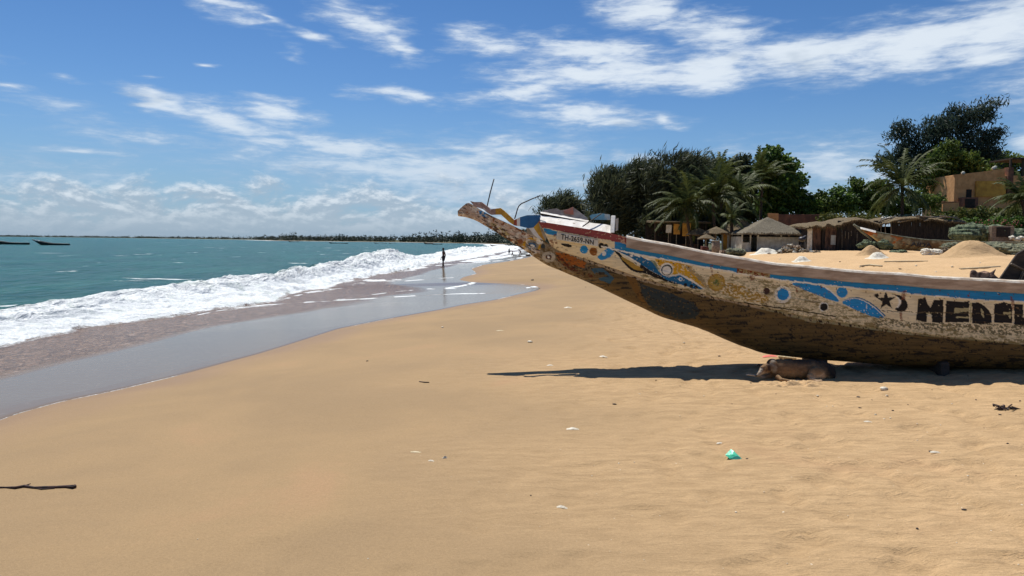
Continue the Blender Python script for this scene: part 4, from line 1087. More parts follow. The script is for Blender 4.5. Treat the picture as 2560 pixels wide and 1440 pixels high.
# --- thatched roof as a lumpy shell over a rectangular plan
def thatch(name, x0, x1, y0, y1, zf, mt, parent, thick=.16, nx=40, ny=22, rag=.10, seed=0):
    xs = np.linspace(x0, x1, nx); ys = np.linspace(y0, y1, ny)
    X, Y = np.meshgrid(xs, ys, indexing='ij')
    Z = zf(X, Y) + (fbm(X * 2.2 + seed, Y * 2.2, 4, 500 + seed) - .5) * .14
    e = np.minimum(np.minimum(X - x0, x1 - X) / (x1 - x0), np.minimum(Y - y0, y1 - Y) / (y1 - y0))
    Z = Z - (e < .01) * rag * fbm(X * 5, Y * 5, 3, 510 + seed)
    Xj = X + (fbm(Y * 4, X * 4, 3, 520 + seed) - .5) * rag * 1.6 * (e < .01); Yj = Y + (fbm(X * 6, Y, 3, 530 + seed) - .5) * rag * 1.6 * (e < .01)
    T = np.stack([Xj, Yj, Z], -1).reshape(-1, 3); B = T.copy(); B[:, 2] -= thick
    n = len(T); F = grid_faces(nx, ny)
    ring = [i * ny for i in range(nx)] + [(nx - 1) * ny + j for j in range(1, ny)] + [i * ny + ny - 1 for i in range(nx - 2, -1, -1)] + [j for j in range(ny - 2, 0, -1)]
    R = np.array([[ring[i], ring[(i + 1) % len(ring)], ring[(i + 1) % len(ring)] + n, ring[i] + n] for i in range(len(ring))])
    return np_mesh(name, np.concatenate([T, B]), np.concatenate([F[:, ::-1], F + n, R]), mt, parent)
def straw_fringe(name, pts, mt, parent, n=160, L=.35, seed=0):
    r = random.Random(seed); mb = MB()
    for _ in range(n):
        i = r.randrange(len(pts) - 1); f = r.random()
        p = np.array(pts[i]) * (1 - f) + np.array(pts[i + 1]) * f + np.array([r.uniform(-.05, .05), r.uniform(-.08, .02), r.uniform(-.05, .1)])
        l = r.uniform(.4, 1) * L; w = r.uniform(.01, .035); dx = r.uniform(-.12, .12)
        mb.add([p + [-w, 0, 0], p + [w, 0, 0], p + [dx, -.04, -l]], [(0, 1, 2)])
    return mb.build(name, mt, parent, fix=False)

# --- open white hut with a pyramid roof
def white_hut():
    Y = 76.0; b = base(1932, Y)
    h = thing('beach_hut', b, 'open white walled hut under a grey pyramid thatch roof', 'hut')
    zg = b[2] - .15
    X = lambda px: pt(px, 600, Y)[0]
    ze = zat(1932, 583, Y); zp = zat(1932, 541, Y); zw = zat(1932, 592, Y)
    x0, x1 = X(1857), X(2006)
    def wallseg(pa, pb, z0, z1, y=Y, th=.15, nm='low_wall', m=M_LIME):
        mb = MB(); a, c = X(pa), X(pb); mb.box(((a + c) / 2, y + th / 2, (z0 + z1) / 2), (c - a, th, z1 - z0)); return mb.build(nm, m, h, bevel=.02)
    wallseg(1897, 2007, zg, zw); wallseg(1857, 1875, zg, zat(1866, 606, Y))
    for p, w in ((1856, 2.5), (1876.5, 2.5), (1895, 4), (1953, 3.2), (2008, 4)):
        mb = MB(); mb.box((X(p), Y + .06, (zg + ze) / 2), (px2m(w, Y), .22, ze - zg)); mb.build('post', M_LIME, h, bevel=.02)
    mb = MB(); mb.box(((x0 + x1) / 2, Y + 4.2, (zg + zw) / 2), (x1 - x0, .15, zw - zg)); mb.build('back_wall', M_LIME, h)
    for xx in (x0, x1):
        mb = MB(); mb.box((xx, Y + 2.2, (zg + zw) / 2), (.15, 4.0, zw - zg)); mb.build('side_wall', M_LIME, h)
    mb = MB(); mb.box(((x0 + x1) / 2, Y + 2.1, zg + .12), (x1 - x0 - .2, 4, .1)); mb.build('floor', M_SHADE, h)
    mb = MB(); mb.box(((x0 + x1) / 2, Y + 4.0, (ze + zw) / 2), (x1 - x0, .06, ze - zw)); mb.build('back_shade_sheet', M_SHADE, h)  # dark sheet put in for the shade under the eave
    cx, cy = X(1934), Y + 2.1
    hw, hd = px2m(84, Y), 3.0
    def zf(x, y):
        d = np.maximum(np.abs(x - cx) / hw, np.abs(y - cy) / hd)
        return ze + (zp - ze) * np.clip(1 - d, 0, 1) ** 1.12
    thatch('thatch_roof', cx - hw, cx + hw, cy - hd, cy + hd, zf, M_THATCH, h, thick=.14, nx=60, ny=50, seed=1)
    straw_fringe('eave_straw', [(cx - hw, cy - hd, ze), (cx + hw, cy - hd, ze)], M_THATCH, h, 220, .3, 2)
white_hut()
def small_hut():
    Y = 82.0; b = base(1840, Y)
    h = thing('beach_hut', b, 'narrow open shelter with rounded thatch cap left of the white hut', 'hut')
    X = lambda px: pt(px, 600, Y)[0]; zg = b[2] - .2; ze = zat(1840, 580, Y)
    for p, yy in ((1821, Y), (1850, Y), (1821, Y + 2.2), (1850, Y + 2.2)):
        mb = MB(); mb.box((X(p), yy, (zg + ze) / 2), (.2, .2, ze - zg)); mb.build('post', M_LIME, h, bevel=.02)
    mb = MB(); mb.box((X(1835), Y + 2.1, (zg + ze) / 2), (px2m(27, Y), .1, ze - zg)); mb.build('back_wall', M_OCHREW, h)
    mb = MB(); mb.box((X(1836), Y + .6, zg + .75), (.9, .5, .5)); mb.build('counter', M_RUST, h, bevel=.02)
    cx, cy = X(1836), Y + 1.1; hw = px2m(24, Y); zp = zat(1840, 556, Y)
    zf = lambda x, y: ze + (zp - ze) * np.clip(1 - ((x - cx) / hw) ** 2 - .8 * ((y - cy) / 1.7) ** 2, 0, 1) ** .8
    thatch('thatch_roof', cx - hw, cx + hw, cy - 1.7, cy + 1.7, zf, M_THATCH2, h, seed=4, nx=26)
    Y = 88.0; b = base(1866, Y)
    h = thing('beach_hut', b, 'steep peaked thatch hut half hidden behind the narrow shelter', 'hut')
    X = lambda px: pt(px, 600, Y)[0]; zg = b[2] - .2; ze = zat(1866, 575, Y); zp = zat(1866, 538, Y); cx = X(1862); hw = px2m(24, Y)
    mb = MB(); mb.box((cx, Y + 1.5, (zg + ze) / 2), (hw * 1.7, 2.6, ze - zg)); mb.build('wall', M_MATS, h)
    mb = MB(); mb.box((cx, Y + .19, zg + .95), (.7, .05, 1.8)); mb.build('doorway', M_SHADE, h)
    zf = lambda x, y: ze + (zp - ze) * np.clip(1 - np.maximum(np.abs(x - cx) / hw, np.abs(y - Y - 1.5) / 2), 0, 1)
    thatch('thatch_roof', cx - hw, cx + hw, Y - .5, Y + 3.5, zf, M_THATCH2, h, seed=5, nx=24)
small_hut()
def shack(nm, lab, pl, pr, Y, roofpts, zfl, walls, depth, mroof, seed):
    """walls: list of (px0, px1, material); roofpts: photo points along the front eave"""
    b = base((pl + pr) / 2, Y); h = thing(nm, b, lab, 'hut')
    X = lambda px: pt(px, 600, Y)[0]; zg = b[2] - .25
    ex = [X(p) for p, _ in roofpts]; ez = [zat(p, q, Y) for p, q in roofpts]
    for (a, c, m, nmw) in walls:
        zt = float(np.interp((X(a) + X(c)) / 2, ex, ez)) + .05
        mb = MB(); n = max(2, int((X(c) - X(a)) / .22))
        for i in range(n):
            xa = X(a) + (X(c) - X(a)) * i / n; w = (X(c) - X(a)) / n
            mb.box((xa + w / 2, Y + random.uniform(-.03, .03), (zg + zt) / 2), (w * .97, .05, zt - zg + random.uniform(-.12, .05)), ry=random.uniform(-.015, .015))
        mb.build(nmw, m, h)
    mb = MB(); zt = min(ez) - .05
    mb.box(((X(pl) + X(pr)) / 2, Y + depth, (zg + zt) / 2), (X(pr) - X(pl), .08, zt - zg)); mb.build('back_wall', M_MATD, h)
    for xx in (X(pl) + .05, X(pr) - .05):
        mb = MB(); mb.box((xx, Y + depth / 2, (zg + zt) / 2), (.07, depth - .1, zt - zg)); mb.build('side_wall', M_MATD, h)
    def zf(x, y):
        t = (y - Y) / depth
        return np.interp(x, ex, ez) + .12 + .45 * np.sin(np.clip(t * .5 + .2, 0, 1) * math.pi) * .6
    thatch('thatch_roof', ex[0], ex[-1], Y - .7, Y + depth + .4, zf, mroof, h, thick=.12, nx=70, ny=24, rag=.3, seed=seed)
    straw_fringe('eave_straw', [(x, Y - .65, z + .05) for x, z in zip(ex, ez)], mroof, h, 260, .4, seed)
    return h, X, zg
h, X, zg = shack('beach_shack', 'long low shack of brown woven mats under a sagging thatch roof', 2016, 2196, 74.0,
                 [(2008, 572), (2030, 566), (2052, 570), (2062, 562), (2075, 568), (2100, 561), (2125, 553), (2150, 552), (2170, 558), (2195, 566)], None,
                 [(2018, 2030, M_CLOTH, 'hanging_sheet'), (2032, 2052, M_MATS, 'mat_wall'), (2054, 2061, M_MATD, 'doorway_boards'), (2062, 2090, M_MATS, 'mat_wall'), (2092, 2194, M_MATD, 'dark_wall')], 4.5, M_THATCH2, 7)
mb = MB(); p = pt(2083, 600, 73.9); mb.box(p, (px2m(12, 74), .05, px2m(24, 74))); mb.build('pale_panel', M_LIME, h, bevel=.02)
mb = MB()
for px_, z0, z1 in ((2105, 575, 620), (2113, 578, 596), (2121, 580, 598), (2128, 577, 590), (2143, 580, 610)):
    a = pt(px_, z0, 73.85); c = pt(px_ + random.uniform(-1, 1), z1, 73.85); mb.tube([a, c], .03, 5)
mb.build('pale_pole_row', M_POLE, h)
h, X, zg = shack('beach_shack', 'second dark shack behind the small canoe, its roof heaped with rags and driftwood', 2192, 2402, 80.0,
                 [(2184, 562), (2215, 558), (2240, 550), (2280, 548), (2320, 550), (2360, 556), (2408, 558)], None,
                 [(2225, 2402, M_MATD, 'dark_wall')], 5, M_THATCH2, 9)
mb = MB()
for px_ in (2194, 2202, 2213, 2227):
    mb.tube([pt(px_, 556, 79.9), pt(px_ + 1, 612, 79.9)], .06, 6)
mb.build('pale_pole_row', M_POLE, h)
r_ = random.Random(5)
def rough_up(o, size):
    me = o.data; n = len(me.vertices); V = np.empty(n * 3, np.float32); N_ = np.empty(n * 3, np.float32)
    me.vertices.foreach_get('co', V); me.vertices.foreach_get('normal', N_); V = V.reshape(-1, 3).astype(float); N_ = N_.reshape(-1, 3)
    f = 3.2 / size
    d = (fbm(V[:, 0] * f + V[:, 1] * f * .6, V[:, 2] * f * 1.6, 4, 900, .65) - .5) * size * .55
    me.vertices.foreach_set('co', (V + N_ * d[:, None]).astype(np.float32).ravel()); me.update()
def rag(name, px, py, Y, w, hgt, m, lab, cat, seed, grp=None):
    mb = MB(); c = pt(px, py, Y); n = 9
    rs = random.Random(seed)
    for i in range(6): mb.ell(c + np.array([rs.uniform(-.4, .4) * w, rs.uniform(-.2, .2) * w, rs.uniform(-.2, .2) * hgt]), (w * rs.uniform(.2, .4), w * .3, hgt * rs.uniform(.3, .55)), lump=.16, seed=seed + i, nu=12, nv=7)
    o = remeshed(name, mb, m, max(.025, min(w, hgt) * .05), origin=c - np.array([0, 0, hgt * .5]), smooth_it=1)
    rough_up(o, min(w, hgt))
    return tag(o, lab, cat, grp)
rag('rag_heap', 2232, 547, 81, 1.6, .35, M_CLOTH, 'heap of pale rags on the left end of the dark shack roof', 'rags', 11)
rag('net_heap', 2265, 543, 81.5, 1.1, .5, M_NET, 'small green net bundle on the dark shack roof', 'net', 12)
rag('rag_heap', 2330, 546, 82, 2.2, .35, M_GREYSACK, 'brown sacking heap in the middle of the dark shack roof', 'rags', 13)
for i, (a, c) in enumerate((((2185, 560), (2240, 541)), ((2245, 556), (2330, 545)), ((2290, 540), (2375, 552)), ((2350, 540), (2408, 552)), ((2310, 552), (2395, 543)))):
    mb = MB(); A_, B_ = pt(*a, 79.2), pt(*c, 80.5); mid = (A_ + B_) / 2 + np.array([0, 0, .12])
    mb.tube([A_, mid, B_], [.07, .09, .04], 7); o = mb.build('driftwood_pole', M_POLE, origin=mid)
    tag(o, ['crooked pole over the left corner of the dark shack roof', 'long pole lying across the middle of the dark shack roof', 'pole sloping down to the right on the dark shack roof', 'short pole at the right corner of the dark shack roof', 'pole rising to the right across the dark shack roof'][i], 'pole', 'poles on the shack roof')
# small white figure-like rag on a stick above the roof
mb = MB(); mb.tube([pt(2288, 546, 83), pt(2288, 528, 83)], .03, 5); mb.prism([pt(2285, 530, 83), pt(2291, 528, 83), pt(2290, 538, 83), pt(2287, 537, 83)], (0, .05, 0))
tag(mb.build('rag_on_stick', M_CLOTH, origin=pt(2288, 546, 83)), 'white rag tied to a stick above the dark shack roof', 'rag')

# --- second canoe
def canoe(name, lab, sheer, bottom, Y, beam, m, mrail, n=60, grp=None, parts=True, yaw=0.0, tail=None, exact=False):
    """broadside canoe: sheer / bottom given as photo points at distance Y"""
    sx = np.array([pt(p, q, Y) for p, q in sheer]); bx = np.array([pt(p, q, Y) for p, q in bottom])
    xs = np.linspace(sx[0, 0], sx[-1, 0], n)
    zs = smi2(xs, sx[:, 0], sx[:, 2], (xs[-1] - xs[0]) * .012); zb = smi2(xs, bx[:, 0], bx[:, 2], (xs[-1] - xs[0]) * .012)
    zb = np.minimum(zb, zs - .02 * beam)
    t = (xs - xs[0]) / (xs[-1] - xs[0])
    w = beam * .5 * (.06 + .94 * np.clip(np.minimum(t / .35, (1 - t) / .16), 0, 1) ** .8)
    th = np.linspace(0, math.pi, 15)
    c0 = np.array([xs.mean(), Y, zb.min()])
    h = thing(name, c0, lab, 'boat', grp) if parts else None
    def loft(w, zs, zb, th, inner=False):
        v = -np.cos(th)[None] * 1.0; v = np.sign(v) * np.abs(v) ** .7 * w[:, None]
        z = zs[:, None] - (zs - zb)[:, None] * np.sin(th)[None] ** .8
        return np.stack([np.broadcast_to(xs[:, None], v.shape), Y + v + (xs[:, None] - xs.mean()) * yaw, z], -1)
    P = loft(w, zs, zb, th)
    Pin = loft(w * .9, zs, zb + (zs - zb) * .25, th)
    q = P.reshape(-1, 3); nn = len(q); F = grid_faces(n, 15)
    lip = np.array([[i * 15, (i + 1) * 15, (i + 1) * 15 + nn, i * 15 + nn] for i in range(n - 1)] + [[i * 15 + 14, i * 15 + 14 + nn, (i + 1) * 15 + 14 + nn, (i + 1) * 15 + 14] for i in range(n - 1)])
    Fa = np.concatenate([F, F[:, ::-1] + nn, lip])
    if not parts:
        o = np_mesh(name, np.concatenate([q, Pin.reshape(-1, 3)]), Fa, m, origin=c0); return tag(o, lab, 'boat', grp)
    np_mesh('hull', np.concatenate([q, Pin.reshape(-1, 3)]), Fa, m, h)
    for s in (0, -1):
        mb = MB(); mb.tube([P[i, s] + np.array([0, 0, .02]) for i in range(0, n, 2)], max(.03, beam * .03), 6); mb.build('rail', mrail, h)
    for f in (.35, .6, .8):
        i = int(f * n); mb = MB(); a, c = P[i, 0], P[i, -1]; mb.box((a + c) / 2 - np.array([0, 0, .08]), (beam * .15, c[1] - a[1], .05)); mb.build('thwart', mrail, h)
    return h
def smi2(x, xs, ys, w): return sum(np.interp(x + w * q, xs, ys) for q in (-1, -.5, 0, .5, 1)) / 5
M_HULL2 = mat('stained_old_hull', L3(190, 172, 128), L3(110, 84, 52), .85, 1.1, .02, 8, speck=(L3(190, 104, 40), .8, .56), lo=.4, hi=.6)
M_RAIL2 = mat('grey_green_rail', L3(130, 132, 112), L3(96, 92, 74), .9, 4)
b2 = canoe('fishing_boat', 'old stained canoe with peeling orange and green hull beached in front of the shacks',
      [(2134, 561), (2150, 572), (2168, 576), (2190, 582), (2215, 586), (2243, 592), (2300, 600), (2400, 605), (2560, 607), (2680, 600), (2760, 590)],
      [(2134, 562), (2165, 582), (2190, 600), (2205, 612), (2235, 622), (2300, 626), (2400, 628), (2560, 630), (2680, 622), (2760, 596)], 62.0, 1.7, M_HULL2, M_RAIL2, n=90)
mb = MB(); mb.prism([pt(2154, 568, 61.6), pt(2190, 577, 61.6), pt(2189, 582, 61.3), pt(2156, 573, 61.3)], (0, .3, .02)); mb.build('white_bow_board', M_WHITEP, b2)
mb = MB(); mb.tube([pt(2134, 561, 62), pt(2155, 580, 61.9), pt(2180, 600, 61.7)], [.09, .1, .06], 6); mb.build('bow_beam', M_RAIL2, b2)
def letters_on(txt, x0, y0, x1, y1, Y, m, parent, hgt, nm='lettering'):
    cu = bpy.data.curves.new('t', 'FONT'); cu.body = txt; cu.size = 1; cu.extrude = .02; cu.offset = .03
    to = bpy.data.objects.new('t', cu); COL.objects.link(to); bpy.context.view_layer.update()
    me = bpy.data.meshes.new_from_object(to.evaluated_get(bpy.context.evaluated_depsgraph_get())); bpy.data.objects.remove(to)
    V = np.empty(len(me.vertices) * 3); me.vertices.foreach_get('co', V); V = V.reshape(-1, 3)
    s_ = (V[:, 0] - V[:, 0].min()) / np.ptp(V[:, 0]); t_ = (V[:, 1] - V[:, 1].min()) / np.ptp(V[:, 1])
    a, b = pt(x0, y0, Y), pt(x1, y1, Y)
    pos = a[None] * (1 - s_)[:, None] + b[None] * s_[:, None] + np.array([0, 0, 1])[None] * (t_ * hgt)[:, None] + np.array([0, -1, 0])[None] * V[:, 2:3]
    me.vertices.foreach_set('co', (pos - np.array(root_loc(parent))).ravel()); me.update(); me.materials.clear(); me.materials.append(m)
    return put(bpy.data.objects.new(nm, me), parent)
letters_on('- AIDA', 2264, 614, 2330, 619, 61.08, M_BLACKP, b2, .34)

# --- buildings behind
def orange_house():
    Y = 104.0; b = base(2470, Y); h = thing('house', b, 'orange rendered flat roofed house on the bank at the right edge', 'house')
    X = lambda px: pt(px, 500, Y)[0]; zg = b[2] - .3
    z = lambda py, px=2470: zat(px, py, Y)
    mb = MB(); mb.box(((X(2385) + X(2700)) / 2, Y + 4, (zg + z(438)) / 2), (X(2700) - X(2385), 8, z(438) - zg)); mb.build('wall', M_ORANGE, h, bevel=.03)
    mb = MB(); pts = [(2384, 437), (2450, 430), (2512, 421), (2512, 440), (2384, 441)]
    mb.prism([pt(p, q, Y - .02) for p, q in pts], (0, .25, 0)); mb.build('parapet', M_ORANGE, h)
    mb = MB(); mb.box((X(2520), Y + .1, (z(500) + z(418)) / 2), (px2m(13, Y), .9, z(418) - z(500))); mb.build('pillar', M_BRWALL, h)
    mb = MB(); mb.box(((X(2436) + X(2510)) / 2, Y - .15, (z(492) + z(453)) / 2), (X(2510) - X(2436), .3, z(453) - z(492))); mb.build('ochre_bay', M_OCHREW, h)
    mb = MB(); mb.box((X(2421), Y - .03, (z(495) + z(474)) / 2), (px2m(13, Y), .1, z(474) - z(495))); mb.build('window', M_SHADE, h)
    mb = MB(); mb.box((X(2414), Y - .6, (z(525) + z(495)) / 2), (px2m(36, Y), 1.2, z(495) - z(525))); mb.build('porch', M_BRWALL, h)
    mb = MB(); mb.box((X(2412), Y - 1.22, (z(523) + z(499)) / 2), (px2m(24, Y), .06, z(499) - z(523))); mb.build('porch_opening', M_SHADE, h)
    mb = MB(); mb.box(((X(2520) + X(2700)) / 2, Y + 2, z(396)), (X(2700) - X(2520), 5, .18)); mb.build('canopy', M_DARKWOOD, h)
    for p in (2522, 2552):
        mb = MB(); mb.box((X(p), Y, (z(396) + z(440)) / 2), (.25, .25, z(396) - z(440))); mb.build('canopy_post', M_DARKWOOD, h)
    mb = MB(); mb.box((X(2440), Y - 1.6, (zg + z(522)) / 2), (px2m(130, Y), .25, z(522) - zg)); mb.build('terrace_wall', M_OCHREW, h)
    for p, q in ((2408, 436), (2484, 424), (2488, 422)):
        c = pt(p, q - 3, Y + .1); mb = MB(); mb.ell(c, (.25, .25, .25), lump=.1); tag(mb.build('clay_pot', M_LIME, origin=c - np.array([0, 0, .25])), {2408: 'pale pot at the left corner of the orange house parapet', 2484: 'left one of two pale pots side by side on the orange parapet', 2488: 'right one of two pale pots side by side on the orange parapet'}[p], 'pot')
    mb = MB(); w0 = pt(2445, 525, Y - 6)
    b = base(2372, 96); h = thing('garden_wall', b, 'low ochre garden wall below the left corner of the orange house', 'wall')
    mb = MB(); mb.box((b[0], 96, (b[2] + zat(2360, 506, 96)) / 2), (px2m(40, 96), .25, zat(2360, 506, 96) - b[2])); mb.build('wall_face', M_ORANGE, h, bevel=.02)
    mb = MB(); mb.box((b[0], 96, zat(2360, 505, 96)), (px2m(42, 96), .35, .12)); mb.build('coping', M_BRWALL, h, bevel=.02)
    Y = 93.0; b = base(2000, Y); h = thing('boundary_wall', b, 'long brown plastered wall behind the roofs of the huts', 'wall')
    mb = MB(); zt = zat(2000, 536, Y); mb.box(((pt(1938, 0, Y)[0] + pt(2110, 0, Y)[0]) / 2, Y, (b[2] + zt) / 2), (px2m(172, Y), .3, zt - b[2])); mb.build('wall_face', M_BRWALL, h, bevel=.02)
    mb = MB(); mb.box((pt(1948, 0, Y)[0], Y - .1, (b[2] + zt + .1) / 2), (px2m(26, Y), .5, zt - b[2] + .1)); mb.build('gate_pier', M_ORANGE, h, bevel=.02)
orange_house()

# --- mounds of sand
def mound(px, pbase, ptop, wpx, Y, lab, skew=0.0, m=None, nm='sand_mound', cat='sand heap', seed=0, dep=1.0, rough=.14):
    c = base(px, Y); hgt = px2m(pbase - ptop, Y); w = px2m(wpx, Y) / 2
    n = 34; th = np.linspace(0, 2 * math.pi, 49)[:-1]; r = np.linspace(0, 1, n)
    R, T = np.meshgrid(r, th, indexing='ij')
    x = R * np.cos(T) * w * 1.05; y = R * np.sin(T) * w * .8 * dep
    ir = 1 + .12 * (fbm(np.cos(T) * 2 + seed, np.sin(T) * 2, 3, 600 + seed) - .5)
    x *= ir; y *= ir
    hz = hgt * (np.exp(-(R * 1.62) ** 2.5) - .035) / .965 + (fbm(x * 2.5 + seed, y * 2.5, 4, 610 + seed) - .5) * rough * 2 * (1 - R)
    X_ = c[0] + x + skew * w * np.clip(1 - R, 0, 1); Y_ = Y + y
    Z_ = ground_z(X_, Y_) + hz - .03 * (R > .97)
    V = np.stack([X_, Y_, Z_], -1).reshape(-1, 3); nc = 48
    F = np.array([[i * nc + j, (i + 1) * nc + j, (i + 1) * nc + (j + 1) % nc, i * nc + (j + 1) % nc] for i in range(n - 1) for j in range(nc)])
    mats_ = [m or SAND_MAT]
    o = np_mesh(nm, V, F, mats_, origin=c, attrs={'dry': np.ones(len(V)), 'wet': np.zeros(len(V)), 'scrub': np.zeros(len(V)), 'pale': np.full(len(V), .25)})
    return tag(o, lab, cat)
mound(2428, 650, 611, 185, 46, 'large heap of tan sand in front of the nets at the right', seed=1)
mound(2178, 648, 624, 80, 52, 'low heap of tan sand under the bow of the stained canoe', seed=2)
mound(2194, 651, 634, 58, 47, 'pale white lime heap just in front of the low sand heap', m=M_CLOTH, nm='lime_heap', cat='heap', seed=3, rough=.12)
mound(2006, 655, 641, 50, 47, 'pale white lime heap alone on the sand before the rubble', m=M_CLOTH, nm='lime_heap', cat='heap', seed=4, rough=.12)
mound(1915, 634, 617, 80, 64, 'white crumpled tarpaulin spread on sand before the white hut', m=M_CLOTH, nm='tarpaulin', cat='tarpaulin', seed=6, rough=.15)
rag('white_sack', 2331, 630, 50, 1.15, .5, M_CLOTH, 'big white sack resting on the sand left of the large sand heap', 'sack', 21)
rag('brown_sack', 2361, 631, 50.5, .75, .52, M_GREYSACK, 'brown sack wedged between the white sack and the sand heap', 'sack', 22)
rag('net_heap', 2460, 584, 67, 4.6, 1.6, M_NET, 'big domed heap of green fishing net behind the stained canoe', 'net', 31)
mb = MB(); c = pt(2503, 585, 65.2); mb.box(c, (px2m(56, 65), .5, px2m(40, 65))); hh = mb.build('wooden_crate', M_GREYWOOD, origin=c - np.array([0, 0, .7]), bevel=.03)
tag(hh, 'dark open fronted crate draped in the green net heap', 'crate')
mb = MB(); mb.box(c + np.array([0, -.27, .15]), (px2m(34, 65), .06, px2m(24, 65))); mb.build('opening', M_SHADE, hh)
for i, (px_, py_, Y_, w_, h_, lab) in enumerate(((2415, 615, 57, 2.4, .4, 'low strip of dull net before the canoe, left of the large sand heap'), (2510, 622, 55, 3.2, .9, 'dull net heap right behind the large sand heap'), (2580, 628, 53, 2.4, .9, 'dull net heap at the right edge beside the large sand heap'), (2215, 612, 60.5, 1.0, .7, 'green net bundle under the bow of the stained canoe'), (2165, 612, 61, 1.1, .6, 'pale green net tangle left of the stained canoe bow'), (2250, 630, 58, 1.0, .3, 'flat green net scrap under the stained canoe'))):
    rag('net_heap', px_, py_, Y_, w_, h_, M_NET if i in (3, 4, 5) else M_NETD, lab, 'net', 40 + i * 7)
for i in range(4): rag('white_sack', 2530 + i * 12, 594 + (i % 2) * 5, 64.5, .5, .3, M_CLOTH, ['left low one of the white sacks on the canoe at the right edge', 'white sack second from the left on the canoe at the right edge', 'white sack at the very right edge of the frame on the canoe', 'white sack just beyond the right edge on the canoe'][i], 'sack', 80 + i, 'white sacks on the stained canoe')
rag('net_heap', 1838, 631, 62, 1.5, .6, M_NETD, 'pale tangled net heap in front of the narrow shelter', 'net', 91)
# rubble heap: one heap of stones
def rubble():
    r = random.Random(9); mb = MB(); Y0 = 64
    for i in range(190):
        px_ = r.gauss(1985, 26); Y_ = r.gauss(Y0, .8); b = base(px_, Y_)
        top = .75 * math.exp(-((px_ - 1978) / 34) ** 2)
        s = r.uniform(.07, .2)
        mb.ell(b + np.array([0, 0, r.random() * top]), (s * r.uniform(.8, 1.6), s, s * r.uniform(.4, .9)), nu=6, nv=4, lump=.25, seed=i, mi=r.randrange(3), rot=Matrix.Rotation(r.uniform(-.5, .5), 3, 'Y'))
    b = base(1985, Y0); mb.sm = [False] * len(mb.sm)
    o = mb.build('rubble_heap', [M_STONE, M_GREYSACK, M_LIME], origin=b)
    tag(o, 'heap of broken stones and shells in front of the white hut', 'rubble', kind='stuff')
rubble()
# barbecue grill on legs and a black table
def grill():
    Y = 67; b = base(2008, Y); g = thing('barbecue_grill', b, 'black bowl barbecue standing at the right corner of the white hut', 'barbecue')
    c = pt(2005, 598, Y); mb = MB(); mb.ell(c, (.33, .33, .24)); mb.build('bowl', M_IRON, g)
    mb = MB(); mb.box(c + np.array([.1, 0, .2]), (.5, .4, .04), ry=-.5); mb.build('lid', M_IRON, g)
    for dx, dy in ((-.2, -.15), (.25, -.15), (0, .25)):
        mb = MB(); mb.tube([c + np.array([dx * .6, dy * .6, -.1]), np.array([c[0] + dx, Y + dy, float(ground_z(c[0], Y)) - .03])], .02, 6); mb.build('leg', M_IRON, g)
    Y = 66; b = base(1988, Y); g = thing('table', b, 'small black table standing behind the rubble heap', 'table')
    zt = b[2] + .72; mb = MB(); mb.box((b[0], Y, zt), (1.3, .7, .06)); mb.build('tabletop', M_DARKWOOD, g, bevel=.01)
    for dx in (-.6, .6):
        for dy in (-.3, .3):
            mb = MB(); mb.box((b[0] + dx, Y + dy, b[2] + .345), (.06, .06, .69)); mb.build('leg', M_DARKWOOD, g)
grill()
# --- clutter at the palms: stalls, parasols, barrel
def parasol(px, Y, ptop, pw, lab):
    b = base(px, Y); g = thing('thatch_parasol', b, lab, 'parasol', 'thatch parasols under the palms'); zt = zat(px, ptop, Y); w = px2m(pw, Y) / 2
    mb = MB(); mb.tube([b - np.array([0, 0, .1]), (b[0], Y, zt - .1)], .05, 6); mb.build('pole', M_POLE, g)
    n = 14; V = [(b[0], Y, zt)]; rs = random.Random(int(px))
    for j in range(2):
        for i in range(n):
            a = 2 * math.pi * i / n; q = w * (.55 + .45 * j) * (1 + rs.uniform(-.06, .06)); V.append((b[0] + q * math.cos(a), Y + q * math.sin(a), zt - (.22 + .28 * j) * w * rs.uniform(.9, 1.15)))
    F = [(0, 1 + i, 1 + (i + 1) % n) for i in range(n)] + [(1 + i, 1 + n + i, 1 + n + (i + 1) % n, 1 + (i + 1) % n) for i in range(n)]
    V2 = [(x, y, z - .08) for x, y, z in V]; m_ = len(V); F2 = [tuple(m_ + q for q in f[::-1]) for f in F]
    rim = [(1 + n + i, 1 + n + m_ + i, 1 + n + m_ + (i + 1) % n, 1 + n + (i + 1) % n) for i in range(n)]
    mb = MB(); mb.add(V + V2, F + F2 + rim); mb.build('canopy', M_THATCH2, g)
parasol(1745, 84, 570, 62, 'left thatch parasol, low under the palm fronds')
parasol(1790, 80, 566, 66, 'right thatch parasol in front of the narrow shelter')
parasol(1765, 76, 585, 44, 'smallest grey thatch parasol in front of the other two')
for i, (px_, w_, t_, b_, m_, lab) in enumerate(((1672, 14, 562, 582, M_CLOTH, 'pale cloth panel at the left end of the stall under the palm'), (1692, 16, 560, 586, M_OCHREW, 'yellow cloth panel in the middle of the stall under the palm'), (1716, 20, 558, 590, M_OCHREW, 'wide ochre cloth panel at the right of the stall under the palm'))):
    a = pt(px_, t_, 86); mb = MB(); mb.box(pt(px_, (t_ + b_) / 2, 86), (px2m(w_, 86), .06, px2m(b_ - t_, 86)), jit=.04); mb.box((a[0], 86.05, (a[2] + base(px_, 86)[2]) / 2), (.06, .06, a[2] - base(px_, 86)[2]), mi=1)
    tag(mb.build('hanging_screen', [m_, M_POLE], origin=base(px_, 86)), lab, 'panel')
